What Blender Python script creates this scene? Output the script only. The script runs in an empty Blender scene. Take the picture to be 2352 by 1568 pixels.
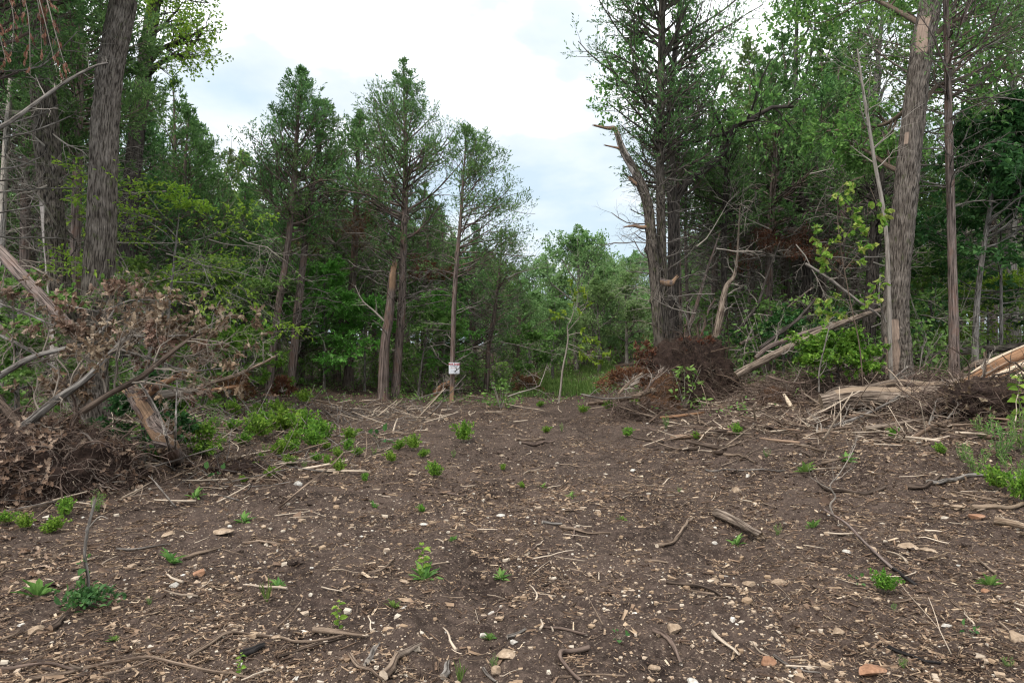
import bpy, math, random
import numpy as np
from mathutils import Vector
R = math.radians
C = bpy.context.scene
COL = C.collection

# ---------------------------------------------------------------- camera
EYE = 1.6
FPX = 1568.0          # focal length in units of a 2352 px wide picture (24 mm on 36 mm)
cam_d = bpy.data.cameras.new('camera')
cam_d.lens = 24.0; cam_d.sensor_width = 36.0
cam_d.clip_start = 0.05; cam_d.clip_end = 1500
cam = bpy.data.objects.new('camera', cam_d); COL.objects.link(cam)
cam.location = (0, 0, EYE); cam.rotation_euler = (R(90.44), 0, 0)
C.camera = cam

# ---------------------------------------------------------------- sky and sun
SUN_EL, SUN_AZ = 58.0, 215.0      # degrees; azimuth measured clockwise from +Y
w = bpy.data.worlds.new('World'); C.world = w; w.use_nodes = True
nt = w.node_tree; N = nt.nodes; L = nt.links
bg = N['Background']
sky = N.new('ShaderNodeTexSky'); sky.sky_type = 'NISHITA'; sky.sun_disc = False
sky.sun_elevation = R(SUN_EL); sky.sun_rotation = R(SUN_AZ); sky.air_density = 1.0; sky.dust_density = 1.5
tc = N.new('ShaderNodeTexCoord'); sep = N.new('ShaderNodeSeparateXYZ'); L.new(tc.outputs['Generated'], sep.inputs[0])
# project the direction on a cloud layer overhead
ad = N.new('ShaderNodeMath'); ad.operation = 'ADD'; ad.inputs[1].default_value = 0.22; L.new(sep.outputs[2], ad.inputs[0])
dv = N.new('ShaderNodeVectorMath'); dv.operation = 'DIVIDE'; cmb = N.new('ShaderNodeCombineXYZ')
for i in range(3): L.new(ad.outputs[0], cmb.inputs[i])
L.new(tc.outputs['Generated'], dv.inputs[0]); L.new(cmb.outputs[0], dv.inputs[1])
mp = N.new('ShaderNodeMapping'); mp.inputs['Location'].default_value = (0.35, 0.5, 0.0); L.new(dv.outputs[0], mp.inputs[0])
n1 = N.new('ShaderNodeTexNoise'); n1.inputs['Scale'].default_value = 1.15; n1.inputs['Detail'].default_value = 7; n1.inputs['Roughness'].default_value = 0.55
n1.inputs['Distortion'].default_value = 0.3
L.new(mp.outputs[0], n1.inputs['Vector'])
cr = N.new('ShaderNodeValToRGB'); L.new(n1.outputs[0], cr.inputs[0])
cr.color_ramp.elements[0].position = 0.42; cr.color_ramp.elements[0].color = (0.85, 0.85, 0.85, 1)
cr.color_ramp.elements[1].position = 0.56; cr.color_ramp.elements[1].color = (1, 1, 1, 1)
n2 = N.new('ShaderNodeTexNoise'); n2.inputs['Scale'].default_value = 1.5; n2.inputs['Detail'].default_value = 6
L.new(mp.outputs[0], n2.inputs['Vector'])
cc = N.new('ShaderNodeValToRGB'); L.new(n2.outputs[0], cc.inputs[0])
cc.color_ramp.elements[0].position = 0.34; cc.color_ramp.elements[0].color = (3.7, 4.5, 5.15, 1)
cc.color_ramp.elements[1].position = 0.62; cc.color_ramp.elements[1].color = (12.0, 12.2, 12.4, 1)
e_ = cc.color_ramp.elements.new(0.47); e_.color = (5.0, 5.4, 5.7, 1)
lo = N.new('ShaderNodeMapRange'); L.new(sep.outputs[2], lo.inputs[0]); lo.inputs[1].default_value = 0.08; lo.inputs[2].default_value = 0.38; lo.inputs[3].default_value = -0.20; lo.inputs[4].default_value = 0.05
sm = N.new('ShaderNodeMath'); sm.operation = 'ADD'; L.new(n2.outputs[0], sm.inputs[0]); L.new(lo.outputs[0], sm.inputs[1]); L.new(sm.outputs[0], cc.inputs[0])
SKYMIX = N.new('ShaderNodeMix'); SKYMIX.data_type = 'RGBA'
L.new(cr.outputs[0], SKYMIX.inputs[0]); L.new(sky.outputs[0], SKYMIX.inputs[6]); L.new(cc.outputs[0], SKYMIX.inputs[7])
L.new(SKYMIX.outputs[2], bg.inputs[0]); bg.inputs[1].default_value = 0.11

sun_d = bpy.data.lights.new('sun', 'SUN'); sun_d.energy = 1.5; sun_d.angle = R(10); sun_d.color = (1.0, 0.96, 0.9)
sun = bpy.data.objects.new('sun', sun_d); COL.objects.link(sun)
sdir = Vector((math.sin(R(SUN_AZ)) * math.cos(R(SUN_EL)), math.cos(R(SUN_AZ)) * math.cos(R(SUN_EL)), math.sin(R(SUN_EL))))
sun.rotation_euler = (-sdir).to_track_quat('-Z', 'Y').to_euler()
sun.location = (0, 0, 60)
C.view_settings.view_transform = 'Standard'; C.view_settings.look = 'None'
C.view_settings.gamma = 1.0; C.view_settings.exposure = 0.86
C.render.engine = 'CYCLES'
C.cycles.max_bounces = 5; C.cycles.diffuse_bounces = 3; C.cycles.glossy_bounces = 2; C.cycles.transmission_bounces = 3
C.cycles.transparent_max_bounces = 4; C.cycles.use_denoising = True
C.cycles.filter_width = 1.2

# ---------------------------------------------------------------- numeric helpers
def hsh(ix, iy, iz, s):
    h = (ix.astype(np.int64) * 374761393 + iy.astype(np.int64) * 668265263 + iz.astype(np.int64) * 2147483647 + s * 974634777) & 0xffffffff
    h = ((h ^ (h >> 13)) * 1274126177) & 0xffffffff
    h = ((h ^ (h >> 16)) * 2246822519) & 0xffffffff
    return ((h ^ (h >> 15)) & 0xffffff) / float(0xffffff)
def vn(x, y, z=None, s=0):
    """value noise, 0..1"""
    x = np.asarray(x, float); y = np.asarray(y, float); z = np.zeros_like(x) if z is None else np.asarray(z, float)
    ix, iy, iz = np.floor(x), np.floor(y), np.floor(z)
    fx, fy, fz = x - ix, y - iy, z - iz
    fx, fy, fz = fx*fx*(3-2*fx), fy*fy*(3-2*fy), fz*fz*(3-2*fz)
    r = 0
    for a in (0, 1):
        for b in (0, 1):
            for c in (0, 1):
                r = r + hsh(ix+a, iy+b, iz+c, s) * (fx if a else 1-fx) * (fy if b else 1-fy) * (fz if c else 1-fz)
    return r
def ss(a, b, x):
    t = np.clip((np.asarray(x, float) - a) / (b - a), 0, 1); return t*t*(3-2*t)
def hbase(x, y):
    x = np.asarray(x, float); y = np.asarray(y, float)
    h = 0.90 * ss(1.3, 8.8, x) * ss(2.5, 12.5, y)
    h = h + 0.35 * ss(-3.5, -9.5, x) * ss(4, 12, y)
    h = h + 1.6 * ss(30, 75, y)
    h = h + 0.22 * ss(0.55, 1.0, vn(x*0.5+3, y*0.5+1, s=4)) * ss(1.5, 4, x) * ss(6, 9, y) * (1 - ss(14, 18, y))
    return h
def hgt(x, y):
    x = np.asarray(x, float); y = np.asarray(y, float)
    h = hbase(x, y)
    h = h + 0.10 * (vn(x*0.7, y*0.7, s=1) - 0.5) + 0.08 * (vn(x*1.9, y*1.9, s=2) - 0.5)
    h = h + 0.05 * (vn(x*5, y*5, s=3) - 0.5) + 0.030 * (vn(x*13, y*13, s=5) - 0.5)
    for k in (0.0, 1.9):      # two tracks where the machine drove, with the soil pushed up beside them
        dx = x - (-1.0 + k + 0.9*np.sin(y*0.16+0.4)); h = h + (0.035*np.exp(-((np.abs(dx)-0.36)/0.13)**2) - 0.05*np.exp(-(dx/0.24)**2)*(0.7+0.3*np.sin(y*21)))*ss(24, 18, y)
    return h
def H(x, y): return float(hgt(np.array([x]), np.array([y]))[0])
def W(px, py, D): return np.array([(px-1176)/FPX*D, D, EYE - (py-796)/FPX*D])
def GP(px, py, sink=0.0):
    """the ground seen at that place of the photograph"""
    D = np.geomspace(1.5, 60, 900); k = (px-1176)/FPX
    zr = EYE - (py-796)/FPX*D
    hh = hgt(k*D, D); i = int(np.argmax(zr < hh)); d = D[i]
    return np.array([k*d, d, float(hh[i]) - sink])
def GD(px, D, sink=0.0):
    x = (px-1176)/FPX*D; return np.array([x, D, H(x, D) - sink])
def nrm(a): return a / np.maximum(np.linalg.norm(a, axis=-1, keepdims=True), 1e-9)
def rot_to(d):
    """frames for directions d (..,3): two perpendicular unit vectors"""
    ref = np.where((np.abs(d[..., 2:3]) > 0.85), np.array([1., 0, 0]), np.array([0, 0, 1.]))
    u = nrm(ref - d * np.sum(ref*d, -1, keepdims=True)); v = np.cross(d, u); return u, v

class Geo:
    def __init__(s): s.V = []; s.F = []; s.n = 0; s.T = []; s.B = []; s.sm = []
    def add(s, V, F, tint=0.5, buv=None, smooth=False):
        V = np.asarray(V, float).reshape(-1, 3); F = np.asarray(F, np.int64)
        s.V.append(V); s.F.append(F + s.n); s.n += len(V)
        s.T.append(np.broadcast_to(np.asarray(tint, float), (len(V),)).copy())
        s.B.append(V.copy() if buv is None else np.asarray(buv, float).reshape(-1, 3)); s.sm.append((len(F), smooth))
    def mesh(s, name):
        me = bpy.data.meshes.new(name)
        V = np.concatenate(s.V); me.vertices.add(len(V)); me.vertices.foreach_set('co', V.astype(np.float32).ravel())
        lp = np.concatenate([f.ravel() for f in s.F]); tot = np.concatenate([np.full(len(f), f.shape[1]) for f in s.F])
        st = np.concatenate([[0], np.cumsum(tot)[:-1]])
        me.loops.add(len(lp)); me.loops.foreach_set('vertex_index', lp.astype(np.int32))
        me.polygons.add(len(tot)); me.polygons.foreach_set('loop_start', st.astype(np.int32))
        me.polygons.foreach_set('loop_total', tot.astype(np.int32))
        me.polygons.foreach_set('use_smooth', np.concatenate([np.full(n, b) for n, b in s.sm]))
        me.update(calc_edges=True)
        a = me.attributes.new('tint', 'FLOAT', 'POINT'); a.data.foreach_set('value', np.concatenate(s.T).astype(np.float32))
        a = me.attributes.new('buv', 'FLOAT_VECTOR', 'POINT'); a.data.foreach_set('vector', np.concatenate(s.B).astype(np.float32).ravel())
        return me

def tubes(g, P, Rr, k=3, tint=0.5, cap=False, smooth=True):
    """P (M,N,3), Rr (M,N): many tubes at once"""
    P = np.asarray(P, float); Rr = np.asarray(Rr, float)
    if P.ndim == 2: P = P[None]; Rr = Rr[None]
    M, Np = P.shape[:2]
    if M == 0: return
    T = np.empty_like(P); T[:, 1:-1] = P[:, 2:] - P[:, :-2]; T[:, 0] = P[:, 1] - P[:, 0]; T[:, -1] = P[:, -1] - P[:, -2]
    T = nrm(T); d = nrm(P[:, -1] - P[:, 0])
    ref = np.where(np.abs(d[:, 2:3]) > 0.75, np.array([1., 0.01, 0]), np.array([0.02, 0.01, 1.]))[:, None]
    u = nrm(ref - T * np.sum(ref*T, -1, keepdims=True)); v = np.cross(T, u)
    a = np.arange(k) * 2*np.pi/k
    ca, sa = np.cos(a)[None, None, :, None], np.sin(a)[None, None, :, None]
    V = P[:, :, None] + (u[:, :, None]*ca + v[:, :, None]*sa) * Rr[:, :, None, None]
    seg = np.concatenate([np.zeros((M, 1)), np.cumsum(np.linalg.norm(np.diff(P, axis=1), axis=-1), 1)], 1)
    r0 = Rr.max(1)[:, None, None]
    B = np.stack([np.broadcast_to(np.cos(a)*r0, (M, Np, k)), np.broadcast_to(np.sin(a)*r0, (M, Np, k)),
                  np.broadcast_to(seg[:, :, None], (M, Np, k))], -1) + np.arange(M)[:, None, None, None]*0.37
    b = (np.arange(M)[:, None, None]*Np*k + np.arange(Np-1)[None, :, None]*k + np.arange(k)[None, None, :])
    b2 = (np.arange(M)[:, None, None]*Np*k + np.arange(Np-1)[None, :, None]*k + ((np.arange(k)+1) % k)[None, None, :])
    F = np.stack([b, b2, b2+k, b+k], -1).reshape(-1, 4)
    t = np.repeat(np.broadcast_to(np.asarray(tint, float), (M,)), Np*k)
    g.add(V, F, t, B, smooth)
    if cap:
        base = g.n - M*Np*k
        F = []
        for m in range(M):
            F.append(np.arange(k)[::-1] + m*Np*k + base); F.append(np.arange(k) + m*Np*k + (Np-1)*k + base)
        g.F.append(np.array(F)); g.sm.append((2*M, False))

def smooth_path(pts, n):
    pts = np.asarray(pts, float); m = len(pts)
    if m == 2: return pts[0] + (pts[1]-pts[0]) * np.linspace(0, 1, n)[:, None]
    q = np.vstack([2*pts[0]-pts[1], pts, 2*pts[-1]-pts[-2]]); out = []
    for t in np.linspace(0, m-1-1e-6, n):
        i = int(t); f = t-i; a, b, c, d = q[i], q[i+1], q[i+2], q[i+3]
        out.append(0.5*((2*b) + (-a+c)*f + (2*a-5*b+4*c-d)*f*f + (-a+3*b-3*c+d)*f**3))
    return np.array(out)

def bole(g, path, rad, k=40, step=0.05, rough=0.06, K=9.0, zl=7.0, seed=0, bumps=(), bare=None, flare=0.0, tint=0.5, broken=0.0):
    """one trunk with ridged bark standing out of its surface; bumps: (t, angle deg, size); bare(a,t)->0..1 where bark is missing"""
    path = np.asarray(path, float); ln = np.linalg.norm(np.diff(path, axis=0), axis=1).sum()
    n = max(6, int(ln/step)); P = smooth_path(path, n)
    tt = np.linspace(0, 1, n); r = 0.84*np.interp(tt, np.linspace(0, 1, len(rad)), rad)
    s = tt*ln
    T = np.gradient(P, axis=0); T = nrm(T)
    d = nrm(P[-1]-P[0]); ref = np.array([1., 0.0, 0]) if abs(d[2]) > 0.6 else np.array([0, 0, 1.])
    u = nrm(ref - T*(T@ref)[:, None]); v = np.cross(T, u)
    a = np.arange(k)*2*np.pi/k; A, S = np.meshgrid(a, s)
    ca, sa = np.cos(A), np.sin(A); r0 = max(rad)
    q = (ca*K*r0/0.3, sa*K*r0/0.3, S*zl)
    wob = vn(S*2.5, ca*1.5+4, sa*1.5, s=seed+9) - 0.5
    rid = np.minimum(1, np.abs(vn(q[0]+wob*1.5, q[1]+wob*1.5, q[2]*0.5, s=seed) - 0.5)*4) + 0.7*(vn(q[0]*2, q[1]*2, q[2]*2.2, s=seed+1)-0.5)
    rr = r[:, None] * np.ones_like(A)
    br = np.zeros_like(A) if bare is None else bare(np.degrees(A) % 360, A*0+tt[:, None]) + 0.0
    if bare is not None: br = np.clip(br + 0.0*wob, 0, 1)
    rr = rr*(1 + rough*(rid-0.7)*(1-br) - 0.05*br + 0.10*wob + 0.07*(vn(S*1.2, ca*0.7+7, sa*0.7, s=seed+3)-0.5))
    if flare: rr *= 1 + flare*np.exp(-S/0.22)*(0.75+0.5*vn(ca*1.6+5, sa*1.6, s=seed+5))
    for (bt, ba, bs) in bumps:
        da = (np.degrees(A)-ba+180) % 360-180
        dd = (np.radians(da)*r0)**2 + ((S-bt*ln))**2
        rr += bs*np.exp(-dd/(bs*1.3)**2)
    V = P[:, None] + (u[:, None]*ca[..., None] + v[:, None]*sa[..., None])*rr[..., None]
    if broken:
        V[-1] += T[-1]*(broken*hsh(np.arange(k), np.zeros(k), np.zeros(k), seed)**1.5)[:, None]
        V[-2] += T[-1]*(0.4*broken*hsh(np.arange(k)+3, np.zeros(k), np.zeros(k), seed))[:, None]
    B = np.stack([ca*r0, sa*r0, S], -1)
    i = np.arange(n-1)[:, None]*k; j = np.arange(k)[None]; j2 = (j+1) % k
    F = np.stack([i+j, i+j2, i+j2+k, i+j+k], -1).reshape(-1, 4)
    g.add(V, F, (br if bare is not None else np.full(A.shape, 0.0)).ravel(), B, True)
    if broken:      # torn strands standing off the broken end
        rs = np.random.default_rng(seed+77); m = max(7, k//3); aa = rs.uniform(0, 6.28, m); q0 = P[-1] + (u[-1]*np.cos(aa)[:, None] + v[-1]*np.sin(aa)[:, None])*(r[-1]*rs.uniform(.3, .95, m))[:, None] - T[-1]*r[-1]
        l = (broken*rs.uniform(.3, 1.3, m) + r[-1])[:, None]; dd = nrm(T[-1] + rs.normal(0, .10, (m, 3))); Q = np.stack([q0, q0+dd*l*.5, q0+dd*l], 1); tubes(g, Q, np.outer(r[-1]*rs.uniform(.10, .28, m), [1, .8, .1]), 4, .95)
    for e, rev in ((0, True), (n-1, False)):
        c = V[e].mean(0) - (T[-1]*0.05 if e else 0)
        b = g.n; g.add(np.vstack([V[e], c]), np.array([[x, (x+1) % k, k][::(-1 if rev else 1)] for x in range(k)]), 0.95, np.vstack([V[e]*0.9, c]), False)
    return P, r

def lump(g, c, size, rng, sub=2, tint=0.5, jag=0.35, rotz=None, flat=True):
    """an irregular rock or clod: a pushed-in sphere"""
    n, k = (5, 7) if sub == 1 else ((8, 12) if sub == 2 else (18, 28))
    th = np.linspace(0.08, np.pi-0.08, n); ph = np.arange(k)*2*np.pi/k; TH, PH = np.meshgrid(th, ph, indexing='ij')
    D = np.stack([np.sin(TH)*np.cos(PH), np.sin(TH)*np.sin(PH), np.cos(TH)], -1)
    o = rng.uniform(0, 50, 3); f = 1.3
    r = 1 + jag*(vn(D[..., 0]*f+o[0], D[..., 1]*f+o[1], D[..., 2]*f+o[2])-0.5)*2 + jag*0.4*(vn(D[..., 0]*3.5+o[1], D[..., 1]*3.5+o[2], D[..., 2]*3.5)-0.5)
    V = D*r[..., None]
    for _ in range(8 if flat else 0):     # a few broken flat faces
        q = nrm(rng.normal(size=3)); d = rng.uniform(0.45, 0.82); ex = np.maximum(V@q - d, 0); V = V - ex[..., None]*q
    V = V*np.asarray(size); z = rng.uniform(0, 6.28) if rotz is None else rotz
    V = np.stack([V[..., 0]*math.cos(z)-V[..., 1]*math.sin(z), V[..., 0]*math.sin(z)+V[..., 1]*math.cos(z), V[..., 2]], -1) + c
    i = np.arange(n-1)[:, None]*k; j = np.arange(k)[None]; j2 = (j+1) % k
    F = np.stack([i+j, i+k+j, i+k+j2, i+j2], -1).reshape(-1, 4)
    g.add(V, F, tint, None, not flat)
    b = g.n - n*k
    g.F.append(np.array([np.arange(k)+b])); g.sm.append((1, False)); g.F.append(np.array([(np.arange(k)+(n-1)*k+b)[::-1]])); g.sm.append((1, False))

def grow(P, Rr, n, t0, t1, ln, ang, up, npts, curl, wig, rng, rk=0.6, flat=0.0, phi=None, tt=None):
    """n children on every parent polyline. ln(t, parent_len), ang(t) are functions"""
    M, Np = P.shape[:2]
    t = (np.arange(n)[None] + rng.uniform(0, 1, (M, n)))/n if tt is None else np.broadcast_to(tt, (M, n))
    t = t0 + (t1-t0)*t
    f = t*(Np-1); i = np.minimum(f.astype(int), Np-2); fr = (f-i)[..., None]; mi = np.arange(M)[:, None]
    p0 = P[mi, i]*(1-fr) + P[mi, i+1]*fr; d = nrm(P[mi, i+1]-P[mi, i])
    pr = Rr[mi, i]*(1-fr[..., 0]) + Rr[mi, i+1]*fr[..., 0]
    plen = np.linalg.norm(np.diff(P, axis=1), axis=-1).sum(1)[:, None]
    ph = rng.uniform(0, 2*np.pi, (M, n)) if phi is None else phi
    u, v = rot_to(d)
    if flat:  # children mostly left and right of the parent, in the horizontal plane
        side = np.where((np.arange(n) % 2) == 0, 0., np.pi)[None] + np.pi/2
        ph = side + rng.normal(0, flat, (M, n)) + 0*ph
    A = ang(t)*np.ones_like(t) + rng.normal(0, 0.12, (M, n))
    nd = d*np.cos(A)[..., None] + (u*np.cos(ph)[..., None] + v*np.sin(ph)[..., None])*np.sin(A)[..., None]
    nd = nrm(nd + np.array([0, 0, 1.])*up)
    Ls = ln(t, plen)*rng.uniform(0.65, 1.25, (M, n))
    Q = np.empty((M, n, npts, 3)); Q[:, :, 0] = p0; dd = nd
    for s in range(1, npts):
        Q[:, :, s] = Q[:, :, s-1] + dd*(Ls/(npts-1))[..., None]
        dd = nrm(dd + np.array([0, 0, 1.])*curl/(npts-1) + rng.normal(0, wig, dd.shape))
    r0 = np.minimum(pr*rk, 0.02+Ls*0.03); RR = r0[..., None]*np.linspace(1, 0.25, npts)
    return Q.reshape(M*n, npts, 3), RR.reshape(M*n, npts)

def sample(P, n, rng, t0=0.1, t1=1.0):
    M, Np = P.shape[:2]; t = rng.uniform(t0, t1, (M, n)); f = t*(Np-1); i = np.minimum(f.astype(int), Np-2); fr = (f-i)[..., None]; mi = np.arange(M)[:, None]
    return (P[mi, i]*(1-fr)+P[mi, i+1]*fr).reshape(-1, 3), nrm(P[mi, i+1]-P[mi, i]).reshape(-1, 3)

def leaves(g, p, d, rng, ln, wd, spread=0.6, droop=0.0, flatness=0.0, shape='d', tint=None, normal=None):
    """p origins, d directions; shape d = diamond (4 corners), o = oval leaf folded on its midrib, k = curled lobed dead oak leaf"""
    M = len(p)
    if M == 0: return
    d = nrm(d + rng.normal(0, spread, d.shape) + np.array([0, 0, -1.])*droop)
    u = rng.normal(size=(M, 3))
    if flatness: u = u*(1-flatness) + np.array([0, 0, 1.])*flatness*2
    if normal is not None: u = u*0.3 + normal
    nn = nrm(u - d*np.sum(u*d, -1, keepdims=True)); s = np.cross(d, nn)
    l = ln*rng.uniform(0.6, 1.3, M)[:, None]; wv = wd*rng.uniform(0.7, 1.3, M)[:, None]
    if tint is None: tint = rng.uniform(0, 1, M)
    if shape == 'd':
        V = np.stack([p, p+d*l*0.45+s*wv*0.5, p+d*l, p+d*l*0.55-s*wv*0.5], 1)
        F = np.arange(M)[:, None]*4 + np.arange(4); k = 4
    elif shape == 'o':
        f = nn*wv*0.22
        V = np.stack([p, p+d*l*0.3+s*wv*0.46+f, p+d*l*0.68+s*wv*0.38+f, p+d*l-nn*l*0.10, p+d*l*0.68-s*wv*0.38+f, p+d*l*0.3-s*wv*0.46+f, p+d*l*0.5], 1)
        k = 7; F = np.array([[0, 1, 2, 6], [6, 2, 3, 6], [0, 6, 4, 5], [6, 3, 4, 6]])
        F3 = np.array([[0, 1, 6], [1, 2, 6], [2, 3, 6], [3, 4, 6], [4, 5, 6], [5, 0, 6]])
        F = (np.arange(M)[:, None, None]*k + F3).reshape(-1, 3)
    else:
        a = [(0, 0), (.22, .16), (.30, .42), (.42, .2), (.56, .5), (.68, .2), (.84, .34), (1, 0)]
        c = rng.uniform(-0.5, 0.9, M)[:, None]; pts = []
        def q(x, y): return p + d*l*x + s*wv*y + nn*(c*l*(x-0.4)**2 + np.abs(y)*wv*rng.uniform(0.1, 0.8, M)[:, None])
        pts = [q(x, y) for x, y in a] + [q(x, -y) for x, y in a[-2:0:-1]] + [q(.3, 0), q(.65, 0)]
        V = np.stack(pts, 1); k = 16
        F3 = [[0, 1, 14], [1, 2, 14], [2, 3, 14], [3, 15, 14], [3, 4, 15], [4, 5, 15], [5, 6, 15], [6, 7, 15], [7, 8, 15], [8, 9, 15], [9, 10, 15], [10, 11, 15], [11, 14, 15], [11, 12, 14], [12, 13, 14], [13, 0, 14]]
        F = (np.arange(M)[:, None, None]*k + np.array(F3)).reshape(-1, 3)
    g.add(V, F, np.repeat(tint, k), None, False)

# ---------------------------------------------------------------- materials
MT = {}
def mat_new(name):
    m = bpy.data.materials.new(name); m.use_nodes = True; MT[name] = m
    return m, m.node_tree.nodes, m.node_tree.links, m.node_tree.nodes['Principled BSDF']
def ramp(N, L, src, stops):
    r = N.new('ShaderNodeValToRGB'); L.new(src, r.inputs[0]); e = r.color_ramp.elements
    while len(e) < len(stops): e.new(0.5)
    for i, (p, c) in enumerate(stops): e[i].position = p; e[i].color = (*c, 1)
    return r.outputs[0]
def attr(N, name): a = N.new('ShaderNodeAttribute'); a.attribute_name = name; return a
def mixc(N, L, f, a, b, mode='MIX'):
    m = N.new('ShaderNodeMix'); m.data_type = 'RGBA'; m.blend_type = mode
    for s, v in ((0, f), (6, a), (7, b)):
        if hasattr(v, 'links'): L.new(v, m.inputs[s])
        else: m.inputs[s].default_value = v if s == 0 else (*v, 1)
    return m.outputs[2]
def noise(N, L, vec, scale, detail=4, rough=0.6):
    n = N.new('ShaderNodeTexNoise'); n.inputs['Scale'].default_value = scale; n.inputs['Detail'].default_value = detail
    n.inputs['Roughness'].default_value = rough
    if vec is not None: L.new(vec, n.inputs['Vector'])
    return n.outputs[0]
def mapped(N, L, vec, sc):
    m = N.new('ShaderNodeMapping'); m.inputs['Scale'].default_value = sc; L.new(vec, m.inputs[0]); return m.outputs[0]
def leaf_mat(name, c0, c1, c2, trans=0.35, rough=0.55, spec=0.25, clump=1.3):
    """c0 dull, c1 main, c2 bright young leaves; drift between crowns and between clumps"""
    m, N, L, b = mat_new(name)
    t = attr(N, 'tint').outputs['Fac']
    col = ramp(N, L, t, [(0.0, c0), (0.5, c1), (1.0, c2)])
    oi = N.new('ShaderNodeObjectInfo'); tcn = N.new('ShaderNodeTexCoord')
    nz = noise(N, L, tcn.outputs['Object'], clump, 3)
    hv = N.new('ShaderNodeHueSaturation'); L.new(col, hv.inputs['Color'])
    mr = N.new('ShaderNodeMapRange'); L.new(oi.outputs['Random'], mr.inputs[0]); mr.inputs[3].default_value = 0.482; mr.inputs[4].default_value = 0.515
    L.new(mr.outputs[0], hv.inputs['Hue'])
    mv = N.new('ShaderNodeMapRange'); L.new(nz, mv.inputs[0]); mv.inputs[1].default_value = 0.3; mv.inputs[2].default_value = 0.7; mv.inputs[3].default_value = 0.72; mv.inputs[4].default_value = 1.3
    L.new(mv.outputs[0], hv.inputs['Value'])
    L.new(hv.outputs[0], b.inputs['Base Color']); b.inputs['Roughness'].default_value = rough; b.inputs['Specular IOR Level'].default_value = spec
    if trans:
        tr = N.new('ShaderNodeBsdfTranslucent'); mx = N.new('ShaderNodeMixShader'); mx.inputs[0].default_value = trans
        L.new(hv.outputs[0], tr.inputs[0]); L.new(b.outputs[0], mx.inputs[1]); L.new(tr.outputs[0], mx.inputs[2])
        L.new(mx.outputs[0], N['Material Output'].inputs[0])
    return m
leaf_mat('cedar_green', (0.058, 0.121, 0.040), (0.100, 0.204, 0.060), (0.181, 0.325, 0.093), 0.3, clump=1.6)
leaf_mat('cedar_olive', (0.073, 0.112, 0.034), (0.112, 0.172, 0.051), (0.185, 0.257, 0.077), 0.3, clump=1.6)
leaf_mat('oak_green', (0.090, 0.176, 0.041), (0.149, 0.284, 0.066), (0.269, 0.425, 0.105), 0.42)
leaf_mat('oak_pale', (0.137, 0.241, 0.088), (0.194, 0.330, 0.120), (0.306, 0.459, 0.178), 0.42)
leaf_mat('yellow_green', (0.134, 0.224, 0.027), (0.224, 0.351, 0.039), (0.359, 0.448, 0.060), 0.45)
leaf_mat('dogwood_green', (0.114, 0.287, 0.050), (0.182, 0.431, 0.079), (0.287, 0.593, 0.124), 0.42)
leaf_mat('bright_green', (0.090, 0.195, 0.026), (0.166, 0.320, 0.041), (0.307, 0.474, 0.072), 0.40)
leaf_mat('deep_green', (0.036, 0.098, 0.030), (0.058, 0.150, 0.042), (0.105, 0.225, 0.062), 0.35)
leaf_mat('rust_needles', (0.090, 0.032, 0.018), (0.160, 0.062, 0.032), (0.250, 0.115, 0.060), 0.2)
leaf_mat('dead_leaf', (0.085, 0.052, 0.034), (0.190, 0.122, 0.080), (0.430, 0.325, 0.235), 0.2, 0.8, 0.1)
leaf_mat('dry_red_leaf', (0.095, 0.045, 0.022), (0.170, 0.085, 0.042), (0.270, 0.150, 0.080), 0.2)
leaf_mat('redbud_leaf', (0.110, 0.230, 0.030), (0.220, 0.340, 0.045), (0.420, 0.420, 0.110), 0.45)
leaf_mat('grass_green', (0.070, 0.130, 0.026), (0.120, 0.210, 0.045), (0.220, 0.300, 0.090), 0.35)

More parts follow.
